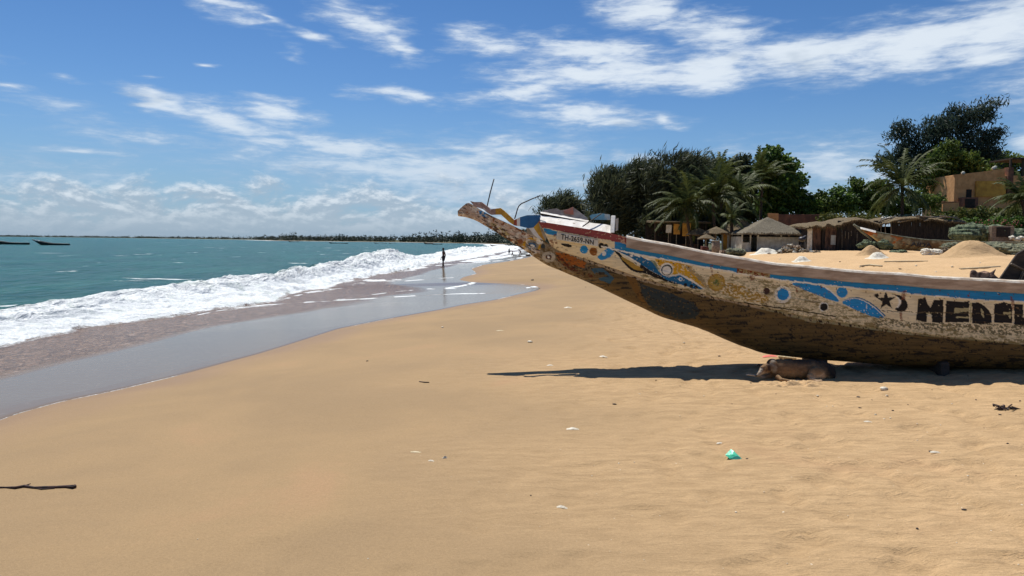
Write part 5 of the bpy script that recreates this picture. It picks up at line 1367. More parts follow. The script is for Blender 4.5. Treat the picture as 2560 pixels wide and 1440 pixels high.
def stall():
    Y = 88; b = base(1690, Y); g = thing('market_stall', b, 'dark timber stall in deep shade under the leaning palms', 'stall')
    z0 = b[2] - .2; zt = zat(1690, 556, Y)
    for p in (1650, 1690, 1735, 1780):
        mb = MB(); x = pt(p, 0, Y)[0]; mb.box((x, Y, (z0 + zt) / 2), (.14, .14, zt - z0)); mb.build('post', M_DARKWOOD, g)
    mb = MB(); mb.box(((pt(1640, 0, Y)[0] + pt(1790, 0, Y)[0]) / 2, Y + 1.6, zt + .1), (px2m(150, Y), 3.6, .2), rx=.06); mb.build('roof', M_THATCH2, g)
    mb = MB(); mb.box(((pt(1640, 0, Y)[0] + pt(1790, 0, Y)[0]) / 2, Y + 3.2, (z0 + zt) / 2), (px2m(150, Y), .1, zt - z0)); mb.build('back_wall', M_MATD, g)
    mb = MB(); mb.box(((pt(1660, 0, Y)[0] + pt(1770, 0, Y)[0]) / 2, Y + .8, z0 + .8), (px2m(100, Y), .6, .9)); mb.build('counter', M_MATS, g)
stall()
def barrel():
    Y = 70; b = base(1790, Y); g = thing('barrel', b, 'grey metal barrel with a white lid beside the boat rail', 'barrel')
    zt = zat(1790, 603, Y); mb = MB(); mb.tube([b, (b[0], Y, (b[2] + zt) / 2), (b[0], Y, zt)], [.36, .4, .36], 14); mb.build('drum', M_GREYWOOD, g)
    mb = MB(); mb.tube([(b[0], Y, zt), (b[0], Y, zt + .07)], .42, 14); mb.build('lid', M_LIME, g)
barrel()
for i, (px_, Y, wd2, hh2, m_, nm, lab, cat) in enumerate(((1762, 72, .8, .8, M_RUST, 'red_crate', 'rusty red crate left of the grey barrel', 'crate'), (1727, 74, 1.5, .35, M_RUST, 'red_tarpaulin', 'dark red folded tarpaulin on the sand under the palms', 'tarpaulin'), (1775, 71, .4, .5, M_DARKWOOD, 'dark_crate', 'small dark crate touching the left side of the grey barrel', 'crate'), (1808, 68, .5, .45, M_STONE, 'plant_pot', 'squat brown pot right of the grey barrel', 'pot'))):
    b = base(px_, Y); mb = MB(); mb.box(b + np.array([0, 0, hh2 / 2]), (wd2, .6, hh2), jit=.06, rz=.2, taper=.85)
    for q in range(3): mb.box(b + np.array([0, -.32, hh2 * (.2 + .3 * q)]), (wd2 * .96, .03, hh2 * .12), rz=.2)
    tag(mb.build(nm, m_, origin=b, bevel=.02), lab, cat)
def motorbike():
    Y = 82; b = base(1640, Y); g = thing('motorbike', b, 'white scooter parked in the shade left of the palms', 'scooter')
    for dx in (-.55, .6):
        mb = MB(); n = 16; mb.tube([b + np.array([dx + .3 * math.cos(2 * math.pi * i / n), 0, .3 + .3 * math.sin(2 * math.pi * i / n)]) for i in range(n + 1)], .06, 6); mb.build('wheel', M_IRON, g)
    mb = MB(); mb.tube([b + np.array(q) for q in ((-.55, 0, .35), (-.2, 0, .55), (.1, 0, .4), (.35, 0, .75), (.45, 0, 1.0))], [.14, .18, .12, .12, .08], 8); mb.build('body', M_PALEBLUE, g)
    mb = MB(); mb.ell(b + np.array([-.2, 0, .76]), (.38, .15, .08)); mb.build('seat', M_DARKWOOD, g)
    mb = MB(); mb.tube([b + np.array([.42, -.3, 1.05]), b + np.array([.45, .3, 1.05])], .02, 6); mb.build('handlebar', M_IRON, g)
motorbike()

# --- canoes at anchor
M_HULLB = mat('dark_far_hull', L3(46, 44, 42), L3(34, 34, 34), .8, 1)
M_RAILB = mat('pale_far_rail', L3(150, 146, 138), L3(120, 110, 104), .8, 1)
def far_canoe(pl, pr, pb, ph, Y, lab, bow='L', rise=1.6, parts=True):
    w = pr - pl; hh = ph
    f = [0, .1, .25, .5, .8, 1]; s = [-rise, -1.25, -1.0, -.8, -.8, -1.0]; bt = [-rise + .1, -.55, 0, 0, 0, -.3]
    if bow == 'R': f = [1 - q for q in f][::-1]; s = s[::-1]; bt = bt[::-1]
    sh = [(pl + w * q, pb + hh * a) for q, a in zip(f, s)]; bo = [(pl + w * q, pb + hh * a + .12 * hh) for q, a in zip(f, bt)]
    return canoe('moored_canoe', lab, sh, bo, Y, 1.5, M_HULLB, M_RAILB, n=26, grp='canoes moored off the beach', parts=parts)
c_ = canoe('moored_canoe', 'dark canoe with a white bow board and raised bow moored near the left edge', [(81, 598.5), (88, 601), (100, 603), (115, 606), (130, 608.3), (150, 608.8), (175, 609.6)], [(81, 600), (90, 605), (103, 613), (120, 614), (150, 614), (175, 613.5)], 202, 1.5, M_HULLB, M_RAILB, n=40, grp='canoes moored off the beach')
mb = MB(); mb.prism([pt(86, 599.6, 201.3), pt(96, 600.6, 201.3), pt(97, 603, 201.2), pt(88, 602, 201.2)], (0, .4, 0)); mb.build('white_bow_board', M_WHITEP, c_)
mb = MB(); mb.tube([pt(94, 601, 202), pt(96, 592, 202)], .035, 5); mb.build('pole', M_IRON, c_)
canoe('moored_canoe', 'dark canoe cut off by the left edge of the frame', [(-60, 596), (-40, 598), (0, 603), (20, 606), (50, 607), (74, 607)], [(-60, 597), (-40, 604), (-20, 611), (40, 611.5), (60, 612.5), (74, 612)], 205, 1.5, M_HULLB, M_RAILB, n=40, grp='canoes moored off the beach')
far_canoe(721, 748, 607.5, 3.6, 520, 'leftmost of the small canoes far off below the wooded shore, white at its stern')
far_canoe(822, 870, 611.2, 4, 400, 'long dark canoe far off below the wooded shore, second from the left')
far_canoe(935, 967, 611.2, 3.2, 430, 'third small canoe from the left below the wooded shore')
far_canoe(972, 990, 611, 3, 450, 'tiny pale canoe just right of the third far canoe')
far_canoe(1059, 1082, 611.5, 4, 420, 'rear one of two overlapping canoes left of the standing man')
far_canoe(1078, 1106, 612.8, 3.4, 400, 'front one of two overlapping canoes, nearest to the standing man', bow='L')
far_canoe(1225, 1262, 617, 3.4, 300, 'small canoe pulled up near the bow spur beyond the surf')
# ================================================================== trees
def leaf_mat(name, c1, c2, trans=.25, spec=.2):
    m = bpy.data.materials.new(name); m.use_nodes = True
    k = NT(m.node_tree)
    t = k.n('ShaderNodeAttribute', attribute_name='tone').outputs['Fac']
    c = k.mix(t, c1, c2)
    b = k.n('ShaderNodeBsdfPrincipled', {'Base Color': c, 'Roughness': .55, 'Specular IOR Level': spec})
    tr = k.n('ShaderNodeBsdfTranslucent', {'Color': c}).outputs[0]
    k.n('ShaderNodeOutputMaterial', {'Surface': k.n('ShaderNodeMixShader', {0: trans, 1: b.outputs[0], 2: tr}).outputs[0]})
    return m
L_CAS = leaf_mat('casuarina_needles', (.022, .032, .016), (.14, .155, .078))
L_CASB = leaf_mat('blue_green_needles', (.014, .028, .020), (.085, .120, .078))
L_BROAD = leaf_mat('broad_leaves', (.030, .065, .014), (.16, .26, .045), .3, .3)
L_BUSH = leaf_mat('bush_leaves', (.034, .066, .014), (.18, .24, .045), .3)
L_HEDGE = leaf_mat('creeper_leaves', (.035, .06, .012), (.19, .19, .05), .25)
L_PALM = leaf_mat('palm_leaflets', (.026, .040, .010), (.105, .122, .034), .25, .15)
L_PALMD = leaf_mat('dark_palm_leaflets', (.024, .040, .010), (.11, .13, .035), .25, .15)
L_FAR = leaf_mat('far_leaves', (.030, .045, .030), (.075, .090, .060), .1)

def foliage(name, cen, rad, n, m, L, Wd, style, mt, parent, wind=(0.5, 0, .35), gap=.0, seed=0, kind=None):
    """cen (k,3), rad (k,3): n leaves in clumps of m"""
    g = np.random.default_rng(seed)
    cen = np.asarray(cen, float); rad = np.asarray(rad, float)
    vol = rad.prod(1) ** .7; pr = vol / vol.sum()
    nc = max(4, n // m); idx = g.choice(len(cen), nc, p=pr)
    d = g.normal(size=(nc, 3)); d /= np.linalg.norm(d, axis=1)[:, None]
    r = g.random(nc) ** .42
    cc = cen[idx] + d * r[:, None] * rad[idx]
    keep = vnoise(cc[:, 0] * .9 + 3, cc[:, 2] * .9 + cc[:, 1] * .5, seed) > gap
    cc = cc[keep]; d = d[keep]; nc = len(cc)
    tone = g.random(nc) ** 1.6
    cs = L * (1.0 if style == 'cas' else 1.1)
    P = np.repeat(cc, m, 0) + g.normal(size=(nc * m, 3)) * cs * np.array([.55, .55, .45])
    dirs = g.normal(size=(nc * m, 3))
    if style == 'cas': 
        out = np.repeat(d, m, 0)
        dirs = dirs * .42 + np.array(wind) * .9 + out * .75
    elif style == 'droop': dirs = dirs * .7 + np.array([.15, 0, -.8])
    dirs /= np.linalg.norm(dirs, axis=1)[:, None]
    sd = np.cross(dirs, g.normal(size=dirs.shape)); sd /= np.linalg.norm(sd, axis=1)[:, None]
    l = (L * (.6 + .8 * g.random(nc * m)))[:, None]; w = (Wd * (.6 + .8 * g.random(nc * m)))[:, None]
    V = np.stack([P - dirs * l * .5, P + sd * w * .5, P + dirs * l * .5, P - sd * w * .5], 1).reshape(-1, 3)
    F = np.arange(len(V)).reshape(-1, 4)
    tn = np.clip(np.repeat(np.repeat(tone, m) * .8 + g.random(nc * m) * .25, 4), 0, 1)
    o = np_mesh(name, V, F, mt, parent, smooth=False, attrs={'tone': tn})
    if kind: o['kind'] = kind
    return o
def tree(name, lab, cat, ells, Y, n, L, Wd, style, mt, trunk_px, seed, m=14, grp=None, wind=(.55, 0, .35), gap=.25, tr=.22, dy=1.0):
    b = base(trunk_px, Y)
    h = thing(name, b, lab, cat, grp)
    cen = []; rad = []; g = random.Random(seed)
    for (px, py, rx, ry) in ells:
        c = pt(px, py, Y + g.uniform(-.8, .8)); cen.append(c); rad.append((px2m(rx, Y), px2m((rx + ry) / 2, Y) * dy, px2m(ry, Y)))
    mb = MB(); cen_ = np.array(cen); top = cen_.mean(0)
    fork = b + (top - b) * .45 + np.array([0, 0, 0])
    mb.tube([b - np.array([0, 0, .3]), b + (fork - b) * .5 + np.array([.1, 0, 0]), fork, top], [tr * 1.25, tr, tr * .8, tr * .3], 9)
    for c in cen[:9]:
        s = b + (top - b) * g.uniform(.3, .7); mid = (s + c) / 2 + np.array([g.uniform(-.2, .2), 0, g.uniform(0, .3)])
        mb.tube([s, mid, c], [tr * .45, tr * .3, tr * .08], 6)
    mb.build('trunk', M_BROWNT, h)
    foliage('crown', cen, rad, n, m, L, Wd, style, mt, h, wind, gap, seed)
    return h
# dark casuarinas
tree('casuarina_tree', 'low dark casuarina standing alone behind the foredeck of the painted boat', 'tree', [(1410, 512, 50, 24), (1380, 508, 28, 20), (1440, 515, 32, 22), (1415, 492, 22, 14), (1370, 530, 30, 25), (1425, 540, 50, 30), (1462, 545, 25, 25)], 120, 7000, .9, .13, 'cas', L_CAS, 1410, 1, gap=.15, wind=(.7, 0, .55))
tree('casuarina_tree', 'dark casuarina at the left end of the big grove behind the boat', 'tree', [(1512, 455, 30, 28), (1500, 490, 24, 40), (1535, 480, 34, 44), (1510, 545, 36, 40), (1545, 550, 40, 45), (1525, 440, 18, 18)], 95, 13000, 1.0, .115, 'cas', L_CAS, 1520, 2, gap=.10, wind=(.5, 0, .6))
tree('casuarina_tree', 'second dark casuarina of the grove, rising above the boat stern board', 'tree', [(1575, 450, 36, 30), (1605, 430, 34, 28), (1590, 490, 44, 44), (1570, 540, 44, 44), (1612, 545, 40, 40), (1622, 470, 34, 44)], 98, 14000, 1.0, .115, 'cas', L_CAS, 1585, 3, gap=.10, wind=(.6, 0, .5))
tree('casuarina_tree', 'tallest wind swept casuarina of the grove, its top combed to the right', 'tree', [(1655, 415, 38, 26), (1695, 405, 40, 24), (1735, 412, 34, 24), (1660, 455, 46, 40), (1715, 455, 44, 38), (1680, 510, 60, 46), (1640, 540, 34, 40)], 94, 16000, 1.0, .115, 'cas', L_CAS, 1670, 4, gap=.12, wind=(.7, 0, .55))
tree('casuarina_tree', 'slim casuarina at the right end of the grove, leaning to the right', 'tree', [(1778, 420, 24, 16), (1765, 445, 26, 26), (1790, 405, 12, 12), (1755, 480, 34, 40), (1790, 485, 26, 34)], 99, 6000, 1.0, .115, 'cas', L_CAS, 1765, 5, gap=.2, wind=(.8, 0, .5))
# big feathery tree at the right
tree('casuarina_tree', 'huge blue green casuarina towering over everything at the right, open crown', 'tree',
     [(2255, 325, 28, 24), (2240, 355, 34, 26), (2262, 385, 44, 30), (2300, 340, 30, 30), (2345, 325, 40, 34), (2395, 300, 42, 32), (2450, 285, 34, 30), (2482, 262, 24, 18), (2500, 255, 12, 10), (2420, 350, 54, 40), (2360, 385, 56, 36), (2310, 400, 44, 30), (2480, 345, 30, 24), (2450, 385, 50, 26), (2220, 400, 28, 14), (2205, 412, 16, 8), (2500, 330, 10, 16), (2475, 400, 30, 24), (2400, 430, 60, 34), (2330, 440, 60, 36)],
     116, 26000, .75, .17, 'droop', L_CASB, 2360, 6, m=11, gap=.30, tr=.4)
tree('broadleaf_tree', 'mid green rounded tree in front of the huge casuarina, behind the lone palm', 'tree', [(2370, 380, 30, 34), (2345, 410, 36, 36), (2385, 420, 40, 36), (2420, 400, 30, 26), (2330, 450, 44, 30), (2400, 460, 60, 30), (2440, 430, 36, 30), (2470, 420, 26, 22)], 110, 10000, .42, .3, 'broad', L_BUSH, 2380, 7, gap=.15, tr=.3)
tree('broadleaf_tree', 'small rounded tree rising behind the orange house', 'tree', [(2510, 400, 30, 20), (2490, 415, 22, 18), (2540, 405, 28, 18), (2515, 430, 44, 22), (2580, 410, 30, 26)], 122, 4200, .45, .32, 'broad', L_BUSH, 2520, 8, gap=.15)
# broadleaf mass in the centre
tree('broadleaf_tree', 'tall lumpy broadleaf tree right of the palms, crown standing above the bushes', 'tree', [(1930, 395, 34, 24), (1965, 420, 34, 28), (1915, 430, 30, 28), (1990, 455, 26, 28), (1945, 465, 50, 34), (1980, 500, 46, 34), (1930, 510, 44, 34), (2020, 520, 26, 28), (1935, 378, 20, 12)], 98, 16000, .45, .34, 'broad', L_BROAD, 1950, 9, gap=.22, tr=.32)
tree('broadleaf_tree', 'dark leafy tree behind the leaning palms with several upright plumes', 'tree', [(1840, 420, 26, 22), (1860, 405, 14, 18), (1815, 440, 26, 26), (1880, 440, 24, 28), (1850, 470, 50, 34), (1820, 520, 50, 40), (1880, 520, 40, 40)], 104, 13000, .6, .2, 'cas', L_CAS, 1850, 10, gap=.12, wind=(.1, 0, .8))
tree('broadleaf_tree', 'dense low tree closing the gap behind the stall and parasols', 'tree', [(1640, 570, 50, 36), (1700, 560, 50, 40), (1760, 560, 50, 36), (1810, 565, 40, 30)], 93, 9000, .5, .3, 'broad', L_CAS, 1720, 11, gap=.05)
BUSHES = [((2040, 500, 22, 14), (2060, 515, 40, 22), (2030, 525, 30, 20), (2055, 488, 12, 10)), ((2100, 495, 36, 24), (2080, 515, 30, 22), (2125, 515, 34, 24), (2095, 478, 18, 12)),
          ((2150, 480, 30, 22), (2145, 460, 18, 14), (2175, 500, 34, 28), (2130, 452, 8, 8), (2185, 465, 22, 18)), ((2205, 470, 26, 22), (2215, 500, 36, 28), (2195, 520, 30, 22)),
          ((2290, 500, 40, 24), (2330, 510, 40, 26), (2270, 520, 34, 22), (2250, 530, 40, 20))]
BL_ = ['round low bush next to the broadleaf tree, behind the long brown wall', 'bright green bush rising over the middle of the brown wall', 'taller bush with loose twigs left of the lone palm', 'bush directly behind the lone palm', 'dark bush between the lone palm and the orange house']
for i, e in enumerate(BUSHES):
    tree('bush', BL_[i], 'bush', list(e), 97 + i, 4200, .36, .26, 'broad', L_BROAD if i % 2 else L_BUSH, e[0][0], 20 + i, m=10, gap=.22, tr=.1, grp='bushes behind the huts')
HG = [((2075, 545, 40, 12), (2140, 545, 44, 14), (2180, 548, 30, 14)), ((2360, 540, 50, 14), (2420, 532, 50, 16), (2480, 535, 50, 18), (2540, 535, 50, 22), (2600, 540, 50, 24)), ((2450, 560, 60, 14), (2520, 560, 60, 20), (2580, 570, 50, 24), (2400, 560, 40, 12))]
HL = ['low strip of green creeper at the foot of the long brown wall', 'yellow green creeper bank below the orange house', 'darker creeper bank just above the green net heap']
for i, e in enumerate(HG):
    Y_ = (90, 92, 88)[i]; c = base(e[1][0], Y_)
    h = thing('creeper_bank', c, HL[i], 'creeper')
    cen = [pt(a, b_, Y_) for a, b_, _, _ in e] + [pt(a, b_ + 22, Y_) for a, b_, _, _ in e]; rad = [(px2m(r1, Y_), 1.2, px2m(r2, Y_)) for _, _, r1, r2 in e] + [(px2m(r1, Y_), 1.0, px2m(24, Y_)) for _, _, r1, r2 in e]
    foliage('leaf_cover', cen, rad, (3000, 7500, 6000)[i], 10, .3, .24, 'broad', L_HEDGE if i != 2 else L_BROAD, h, gap=.1, seed=60 + i)
    mb = MB()
    for q in cen[:5]: mb.tube([(q[0], q[1], float(ground_z(q[0], q[1])) - .1), (q[0] + .2, q[1], q[2])], [.06, .03], 5)
    mb.build('stem', M_BROWNT, h)
# scattered pink flowers in the darker bank
g_ = np.random.default_rng(3); fl = MB()
for _ in range(60):
    p = pt(g_.uniform(2390, 2560), g_.uniform(548, 572), 86.6); fl.ell(p, (.09, .09, .07), nu=5, nv=3)
tag(fl.build('flowers', mat('pink_flowers', L3(170, 70, 76), L3(150, 90, 80), .7), origin=pt(2470, 572, 86.6)), 'scattered pink blossoms in the dark creeper above the net heap', 'flowers', kind='stuff')

# palms
def palm(px, py, Y, lab, nf, Lf, mt, seed, base_px, lean=0, sweep=(0, 0, 0), grp='coconut palms', trunk=True, spread=1.0):
    b = base(base_px, Y); c = pt(px, py, Y); g = random.Random(seed)
    h = thing('coconut_palm', b, lab, 'palm tree', grp)
    mb = MB(); pts = []
    for i in range(9):
        t = i / 8; p = b * (1 - t) + c * t + np.array([lean * math.sin(t * math.pi) * .6, 0, 0]); pts.append(p)
    pts[0] = pts[0] - np.array([0, 0, .3])
    mb.tube(pts, [.24, .19] + [.17] * 5 + [.16, .2], 9)
    mb.build('trunk', M_BROWNT, h)
    for f in range(nf):
        az = 2 * math.pi * f / nf * 2.4 + g.uniform(-.3, .3); el = g.uniform(-.25, 1.25) if f > 3 else 1.3
        L = Lf * g.uniform(.82, 1.12)
        d0 = np.array([math.cos(az) * math.cos(el), math.sin(az) * math.cos(el), math.sin(el)])
        n = 12; P = [c.copy()]; d = d0.copy()
        for i in range(n):
            d = d + np.array([0, 0, -.085 * (1 + .8 * i / n)]) + np.array(sweep) * .08; d /= np.linalg.norm(d); P.append(P[-1] + d * L / n)
        P = np.array(P); V = []; F = []; T = []
        side0 = np.cross(d0, (0, 0, 1.0)); side0 = side0 / (np.linalg.norm(side0) + 1e-6)
        tone = g.random()
        nl = 30
        for j in range(nl):
            t = .10 + .9 * j / (nl - 1); i = min(int(t * n), n - 1); q = P[i] + (P[i + 1] - P[i]) * (t * n - i)
            tan = P[i + 1] - P[i]; tan /= np.linalg.norm(tan)
            sd = np.cross(tan, (0, 0, 1.0)); sd /= np.linalg.norm(sd) + 1e-6
            ll = L * .26 * math.sin(min(1, .25 + t * 1.0) * math.pi * .93) + .12
            for s in (-1, 1):
                dd = sd * s * .75 + tan * .8 + np.array([g.uniform(-.2, .2), g.uniform(-.2, .2), -.35 + g.uniform(-.3, .3)]) + np.array(sweep) * .25; dd /= np.linalg.norm(dd)
                wv_ = tan * .07; k0 = len(V); m1 = q + dd * ll * .55; e = q + dd * ll + np.array([0, 0, -.18 * ll])
                V += [q - wv_, q + wv_, m1 + wv_ * .9, m1 - wv_ * .9, e, e + wv_ * .1]
                F += [(k0, k0 + 1, k0 + 2, k0 + 3), (k0 + 3, k0 + 2, k0 + 5, k0 + 4)]
                T += [min(1, max(0, tone * .5 + .3 + g.uniform(-.2, .2)))] * 6
        # midrib
        for i in range(n):
            k0 = len(V); r1 = .05 * (1 - i / n) + .012; a, e = P[i], P[i + 1]; up = np.array([0, 0, r1]); s_ = side0 * r1
            V += [a + up, a - up * .3 + s_, e - up * .3 + s_, e + up, a - up * .3 - s_, e - up * .3 - s_]; F += [(k0, k0 + 1, k0 + 2, k0 + 3), (k0, k0 + 3, k0 + 5, k0 + 4)]; T += [.95] * 6
        np_mesh('frond', V, F, mt, h, smooth=False, attrs={'tone': np.array(T)})
    return h
palm(1712, 520, 84, 'leftmost leaning palm whose pale fronds stream down to the left', 26, 5.1, L_PALM, 101, 1735, sweep=(-.8, -.3, -.1))
palm(1782, 500, 87, 'second palm just right of the leftmost one, fronds spread wide', 26, 4.8, L_PALM, 102, 1790, sweep=(-.3, -.2, 0))
palm(1850, 490, 90, 'dark palm in front of the tall broadleaf tree with drooping fronds', 22, 4.6, L_PALMD, 103, 1845, sweep=(.35, 0, 0))
palm(1800, 450, 96, 'high dark palm top showing above the other palms', 20, 4.4, L_PALMD, 104, 1812, sweep=(.2, 0, .2))
palm(1905, 455, 95, 'slender palm with upright fronds against the broadleaf tree', 18, 4.2, L_PALMD, 105, 1900, sweep=(.5, 0, .4))
palm(1830, 548, 80, 'short young palm above the narrow shelter', 14, 2.4, L_PALM, 106, 1828, sweep=(.2, 0, 0))
palm(2256, 468, 84, 'lone broad palm standing between the huts and the orange house', 26, 5.3, L_PALM, 107, 2256, sweep=(0, -.1, 0))
palm(2555, 500, 84, 'palm at the right edge leaning in front of the orange house', 18, 3.8, L_PALM, 108, 2580, sweep=(-.4, 0, 0))

# far wood along the bay, one mass
def far_wood():
    g = np.random.default_rng(11); cen = []; rad = []
    def add(px, Y, hmax, wpx=None):
        x = float(W(px, 600, Y)[0]); z = float(ground_z(x, Y)) + .4
        hh = hmax * g.uniform(.6, 1.15); w = hh * g.uniform(.6, 1.3)
        cen.append((x, Y, z + hh * .45)); rad.append((w, w, hh * .55))
    for _ in range(640):
        px = g.uniform(640, 1290); Yb = np.interp(px, [640, 700, 1000, 1200, 1290], [1010, 735, 665, 560, 480]); Y = Yb + g.uniform(8, 60)
        add(px, Y, np.interp(px, [640, 760, 1000, 1290], [3.6, 4.6, 4.6, 6.0]) * (1.7 if g.random() < .06 else 1))
    for _ in range(160):
        add(g.uniform(1280, 1500), g.uniform(300, 430), 7)
    for _ in range(60): add(g.uniform(1440, 2800), g.uniform(200, 300), 7)
    c = foliage('far_wood', cen, rad, 38000, 9, 1.3, .8, 'broad', L_FAR, None, gap=.0, seed=12, kind='stuff')
    tag(c, 'low dark wood lining the far shore of the bay', None)
    cen.clear(); rad.clear()
    for _ in range(700):
        px = g.uniform(-500, 655); Yb = np.interp(px, [-500, 0, 355, 500, 640], [3600, 2750, 1850, 1450, 1060]); Y = Yb + g.uniform(30, 220)
        add(px, Y, np.interp(px, [-500, 0, 350, 640], [3.6, 3.0, 2.0, 1.8])); rad[-1] = (rad[-1][0] * 4, rad[-1][1] * 3, rad[-1][2])
    c = foliage('distant_wood', cen, rad, 26000, 8, 3.0, 1.2, 'broad', L_FAR, None, gap=.0, seed=13, kind='stuff')
    tag(c, 'thin dark line of trees on the horizon across the sea', None)
far_wood()
# telecom mast far away
p = pt(1220, 606, 520); mb = MB(); q = pt(1220, 583, 520)
mb.tube([p, q], [.25, .1], 4); 
for t in (.2, .4, .6, .8): mb.box(p * (1 - t) + q * t, (1.0 * (1.2 - t), .1, .15))
tag(mb.build('radio_mast', M_IRON, origin=p), 'thin radio mast rising from the far wooded shore', 'mast')
# ================================================================== people, dog, litter
M_SKIN = mat('dark_skin', L3(84, 56, 44), L3(66, 44, 34), .6, 8)
M_SHORTS = mat('dark_shorts', L3(34, 32, 40), L3(24, 24, 30), .85, 8)
M_SHORTS2 = mat('red_shorts', L3(120, 44, 40), L3(90, 34, 32), .85, 8)
M_HAIR = mat('black_hair', L3(20, 17, 16), L3(12, 11, 11), .9, 20)
def person(feet, hgt, face, lab, pose='stand', shorts=None, seed=0):
    """face: heading angle about z; feet: ground point"""
    s = hgt / 1.75; h = thing('person', feet, lab, 'person')
    R = Matrix.Rotation(face, 3, 'Z')
    def P(x, y, z): v = R @ Vector((x * s, y * s, z * s)); return (feet[0] + v.x, feet[1] + v.y, feet[2] + v.z)
    mb = MB(); sh = MB(); hr = MB()
    if pose == 'stand':
        ank = {-1: (-.13, -.10, .06), 1: (.13, .16, .06)}; hips = .93; knee = {-1: (-.12, -.02, .50), 1: (.12, .12, .50)}; tor = [(0, 0, .95), (0, .02, 1.15), (0, .01, 1.38)]; hd = (0, .05, 1.64)
        hand = {-1: (-.20, .17, .84), 1: (.215, .02, .80)}; elb = {-1: (-.225, -.04, 1.10), 1: (.235, -.07, 1.10)}
    elif pose == 'sit':
        ank = {-1: (-.12, .85, .06), 1: (.14, .80, .06)}; hips = .16; knee = {-1: (-.13, .46, .20), 1: (.14, .44, .24)}; tor = [(0, 0, .18), (0, -.08, .38), (0, -.16, .62)]; hd = (0, -.14, .88)
        hand = {-1: (-.30, -.40, .04), 1: (.30, -.40, .04)}; elb = {-1: (-.30, -.30, .32), 1: (.30, -.30, .32)}
    else:
        ank = {-1: (-.14, -.25, .06), 1: (.14, .30, .06)}; hips = .80; knee = {-1: (-.13, .05, .44), 1: (.14, .28, .45)}; tor = [(0, 0, .82), (0, .15, .98), (0, .32, 1.12)]; hd = (0, .52, 1.28)
        hand = {-1: (-.22, .60, .60), 1: (.25, .55, .58)}; elb = {-1: (-.26, .42, .84), 1: (.28, .40, .84)}
    mb.tube([P(*q) for q in tor], [.145 * s, .135 * s, .165 * s], 14, flat=.75)
    mb.tube([P(tor[2][0], tor[2][1], tor[2][2]), P(*[(a + b) / 2 for a, b in zip(tor[2], hd)]), P(hd[0], hd[1], hd[2] - .03)], [.09 * s, .06 * s, .06 * s], 10)
    mb.ell(P(*hd), (.078 * s, .095 * s, .118 * s), nu=16, nv=12, rot=R)
    mb.ell(P(hd[0], hd[1] + .095, hd[2] - .02), (.016 * s, .02 * s, .025 * s)); mb.ell(P(hd[0], hd[1] + .08, hd[2] - .065), (.028 * s, .014 * s, .012 * s))
    for e in (-1, 1): mb.ell(P(hd[0] + e * .078, hd[1], hd[2] - .01), (.012 * s, .02 * s, .03 * s))
    hr.ell(P(hd[0], hd[1] - .012, hd[2] + .03), (.086 * s, .098 * s, .10 * s), nu=16, nv=10, rot=R, lump=.02)
    for e in (-1, 1):
        hp = (tor[0][0] + e * .09, tor[0][1], tor[0][2]); so_ = (e * .19, tor[2][1], tor[2][2] + .03)
        mb.tube([P(*hp), P(*knee[e]), P(*ank[e])], [.095 * s, .062 * s, .040 * s], 10); mb.ell(P(*knee[e]), (.06 * s, .06 * s, .07 * s))
        mb.ell(P(ank[e][0], ank[e][1] + .08, .035), (.045 * s, .13 * s, .035 * s), rot=R)
        mb.tube([P(*so_), P(*elb[e]), P(*hand[e])], [.055 * s, .042 * s, .028 * s], 9); mb.ell(P(*so_), (.062 * s, .06 * s, .06 * s))
        hx, hy, hz = hand[e]
        mb.ell(P(hx, hy, hz - .05), (.022 * s, .04 * s, .05 * s), rot=R)
        for f in range(4): mb.tube([P(hx, hy - .03 + .02 * f, hz - .08), P(hx - e * .01, hy - .028 + .02 * f, hz - .16 + abs(f - 1.5) * .012)], [.009 * s, .007 * s], 5)
        mb.tube([P(hx, hy + .035, hz - .04), P(hx - e * .015, hy + .06, hz - .10)], [.011 * s, .008 * s], 5)
        kn = knee[e]; mid = tuple(a + (b - a) * .72 for a, b in zip(hp, kn))
        sh.tube([P(*hp), P(*mid)], [.125 * s, .105 * s], 12)
    sh.tube([P(tor[0][0], tor[0][1], tor[0][2] - .06), P(tor[0][0], tor[0][1] + .01, tor[0][2] + .10)], [.16 * s, .152 * s], 14, flat=.82)
    remeshed('body', mb, M_SKIN, .014 * s if pose == 'stand' and hgt > 1.5 else .02 * s, parent=h, smooth_it=2)
    remeshed('shorts', sh, shorts or M_SHORTS, .016 * s, parent=h, smooth_it=2)
    hr.build('hair', M_HAIR, h)
    return h
def water_pt(px, py, z=.16): p = Gz(px, py, z); return np.array([float(p[0]), float(p[1]), z])
p = water_pt(1109, 670, .22); person(p, px2m(50, p[1]), math.radians(70), 'lone man in dark shorts standing in the shallow wash at the middle of the beach')
p = on_ground(1273, 638); person(p + np.array([0, 0, .0]), px2m(18, p[1]), math.radians(160), 'standing child at the water edge below the boat bow, seen from behind')
p = on_ground(1283, 640); person(p, px2m(21, p[1]) , math.radians(-80), 'child sitting on the wet sand with legs stretched out between two others', 'sit')
p = on_ground(1302, 638); person(p, px2m(19, p[1]), math.radians(110), 'child in red shorts bending forward, nearest to the boat bow', 'bend', M_SHORTS2)
mb = MB(); q = on_ground(1320, 640); mb.ell(q + np.array([0, 0, .1]), (.3, .25, .13), lump=.1); mb.ell(q + np.array([.15, 0, .15]), (.16, .14, .12), lump=.1)
tag(mb.build('clothes_bundle', M_DARKWOOD, origin=q), 'small dark bundle on the sand right of the children', 'bundle')

